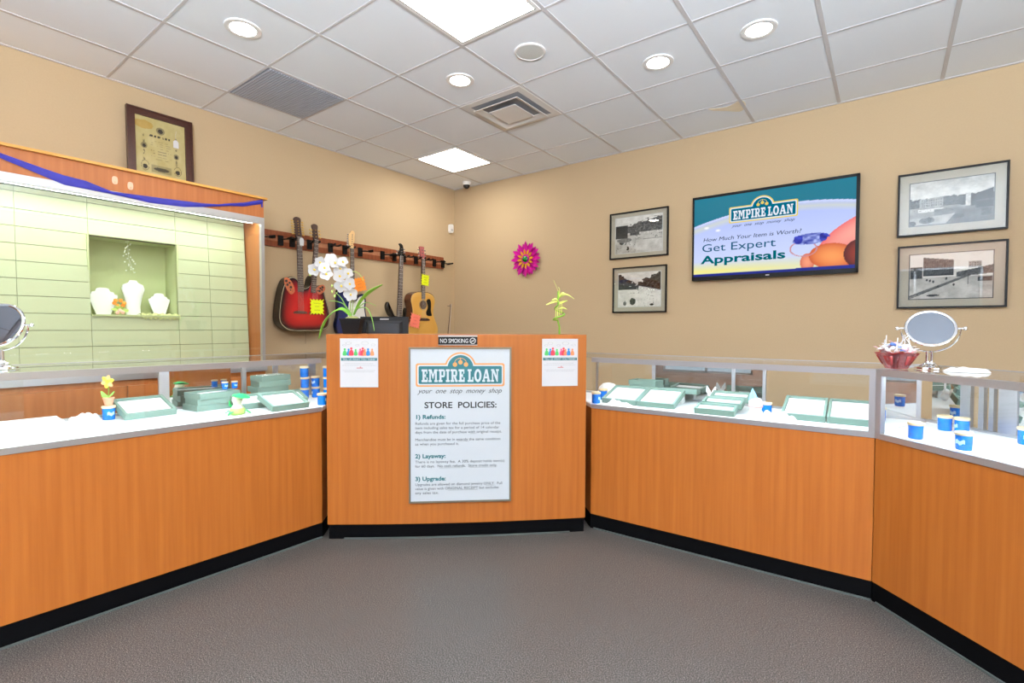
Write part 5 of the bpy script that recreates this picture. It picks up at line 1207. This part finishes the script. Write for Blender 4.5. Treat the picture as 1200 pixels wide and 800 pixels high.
# white cloths and slab in left case
tag(obj('display_pad', MB().box(-.5, .26, .36, .56, 0, .035), M_PAD, M=FL @ T((0, 0, DZ))), 'thick white display pad at left end of left counter', 'display pad')
cloth('small crumpled white cloth left of the flower jar', FL @ T((.36, .47, DZ)) , .13, .10, .05, seed=5)
cloth('crumpled white cloth in front of the two wide trays', FR @ T((.17, .062, DZ)), .15, .07, .035, seed=3)
cloth('crumpled white cloth in front of the tray pair', FR @ T((1.06, .09, DZ)), .17, .10, .05, seed=7)
# green toy figurine (round body, leaf feet, green cap)
t = thing('toy_figurine', 'small pale figurine with green hat and green leaves in left counter', 'figurine', FL @ T((.945, .12, DZ)) @ R(-.8, 'Z'))
obj('body', MB().lathe([(.0001, .004), (.026, .006), (.034, .026), (.030, .044), (.020, .056), (.022, .066), (.028, .080), (.024, .098), (.0001, .104)], 20), mat('cream_glaze', (240, 240, 214), .3), t)
obj('skirt', MB().lathe([(.030, .002), (.038, .010), (.038, .030), (.034, .038)], 20), mat('lime_glaze', (190, 224, 120), .3), t)
g_ = mat('emerald_glaze', (16, 170, 84), .3)
obj('hat', MB().lathe([(.0001, .112), (.020, .110), (.044, .100), (.046, .096), (.0001, .094)], 24, T((0, 0, .006)) @ R(.22, 'Y')), g_, t)
lv = MB()
for a in (.2, 1.6, 3.1, 4.4): lv.leaf([(.02 * math.cos(a), .02 * math.sin(a), .014), (.045 * math.cos(a), .045 * math.sin(a), .02), (.068 * math.cos(a), .068 * math.sin(a), .006)], [.008, .012, .002], side=(-math.sin(a), math.cos(a), 0), th=.002)
lv.leaf([(-.02, -.01, .04), (-.034, -.014, .058), (-.036, -.014, .08)], [.006, .010, .002], side=(0, 1, 0), th=.002)
obj('leaf_feet', lv, g_, t)
# gnome like figurine in the right case
t = thing('toy_figurine', 'white round figurine with blue pointed hat in right counter', 'figurine', FR @ T((.944, .13, DZ)))
obj('body', MB().lathe([(.0001, .0), (.026, .0), (.032, .014), (.030, .040), (.034, .062), (.036, .082), (.028, .100), (.0001, .108)], 20), mat('white_glaze', (244, 244, 240), .3), t)
obj('base', MB().lathe([(.030, .0), (.036, .006), (.036, .030), (.031, .036)], 20), mat('pale_yellow_glaze', (232, 234, 196), .3), t)
obj('hat', MB().lathe([(.024, .096), (.020, .112), (.010, .135), (.001, .158)], 16, T((-.004, 0, 0)) @ R(-.08, 'Y')), mat('sky_blue_glaze', (110, 176, 226), .3), t)
obj('scarf', MB().torus(.032, .006, 20, 6, T((0, 0, .06))), mat('pink_glaze', (240, 170, 170), .3), t)
# white bunny ornament
t = thing('bunny_ornament', 'white two-eared bunny ornament behind the stepped trays', 'figurine', FR @ T((.645, .40, DZ)))
obj('body', MB().ball((0, 0, .028), .028, None, (1, .8, 1)).ball((0, -.006, .062), .020), M_PAD, t)
obj('ear', MB().leaf([(-.008, 0, .07), (-.018, 0, .09), (-.026, 0, .122)], [.008, .013, .002], side=(1, 0, .4), th=.004), M_PAD, t)
obj('ear', MB().leaf([(.008, 0, .07), (.018, 0, .09), (.026, 0, .122)], [.008, .013, .002], side=(1, 0, -.4), th=.004), M_PAD, t)
# white neck form
t = thing('necklace_form', 'low white domed necklace form near podium in right counter', 'necklace display', FR @ T((-.06, .42, DZ)))
obj('form', MB().lathe([(.0001, 0), (.085, 0), (.084, .03), (.070, .065), (.042, .09), (.0001, .098)], 32, None, 1, .6), M_PAD, t)

# ---------------------------------------------------------------- daylight beyond the added, unseen shop windows
sc_ = bpy.context.scene
w = bpy.data.worlds.new('world'); sc_.world = w; w.use_nodes = True
bg = w.node_tree.nodes.get('Background'); bg.inputs[0].default_value = (.72, .82, 1.0, 1); bg.inputs[1].default_value = 1.0

# added unseen light aimed up at the ceiling, standing in for a bounced flash
fl_ = bpy.data.lights.new('added_bounce_light', 'AREA'); fl_.shape = 'DISK'; fl_.size = .5; fl_.energy = 1450; fl_.color = (.82, .91, 1.0)
fo_ = bpy.data.objects.new('added_bounce_light', fl_); COL.objects.link(fo_)
fo_.location = (5.5, -5.9, 1.9); fo_.rotation_euler = (PI, 0, 0)
# ---------------------------------------------------------------- camera
cam = bpy.data.cameras.new('camera'); co = bpy.data.objects.new('camera', cam); COL.objects.link(co)
yaw, pitch, roll = -.6471, -.0276, .0036
Fv = Vector((math.sin(yaw) * math.cos(pitch), math.cos(yaw) * math.cos(pitch), math.sin(pitch)))
Rv = Vector((math.cos(yaw), -math.sin(yaw), 0)); Uv = Rv.cross(Fv)
R2 = Rv * math.cos(roll) + Uv * math.sin(roll); U2 = -Rv * math.sin(roll) + Uv * math.cos(roll)
co.matrix_world = basis(R2, U2, -Fv, (4.4704, -4.6819, 1.2866))
cam.sensor_width = 36; cam.lens = 581.16 / 1200 * 36; cam.clip_start = .05
sc_.camera = co
sc_.view_settings.view_transform = 'Standard'; sc_.view_settings.look = 'None'
sc_.view_settings.gamma = 1; sc_.view_settings.use_curve_mapping = False
sc_.view_settings.exposure = 0.0
try:
    sc_.cycles.max_bounces = 10; sc_.cycles.transparent_max_bounces = 24; sc_.cycles.glossy_bounces = 6; sc_.cycles.diffuse_bounces = 5
    sc_.cycles.sample_clamp_indirect = 6.0; sc_.cycles.caustics_reflective = True; sc_.cycles.caustics_refractive = False
except Exception: pass
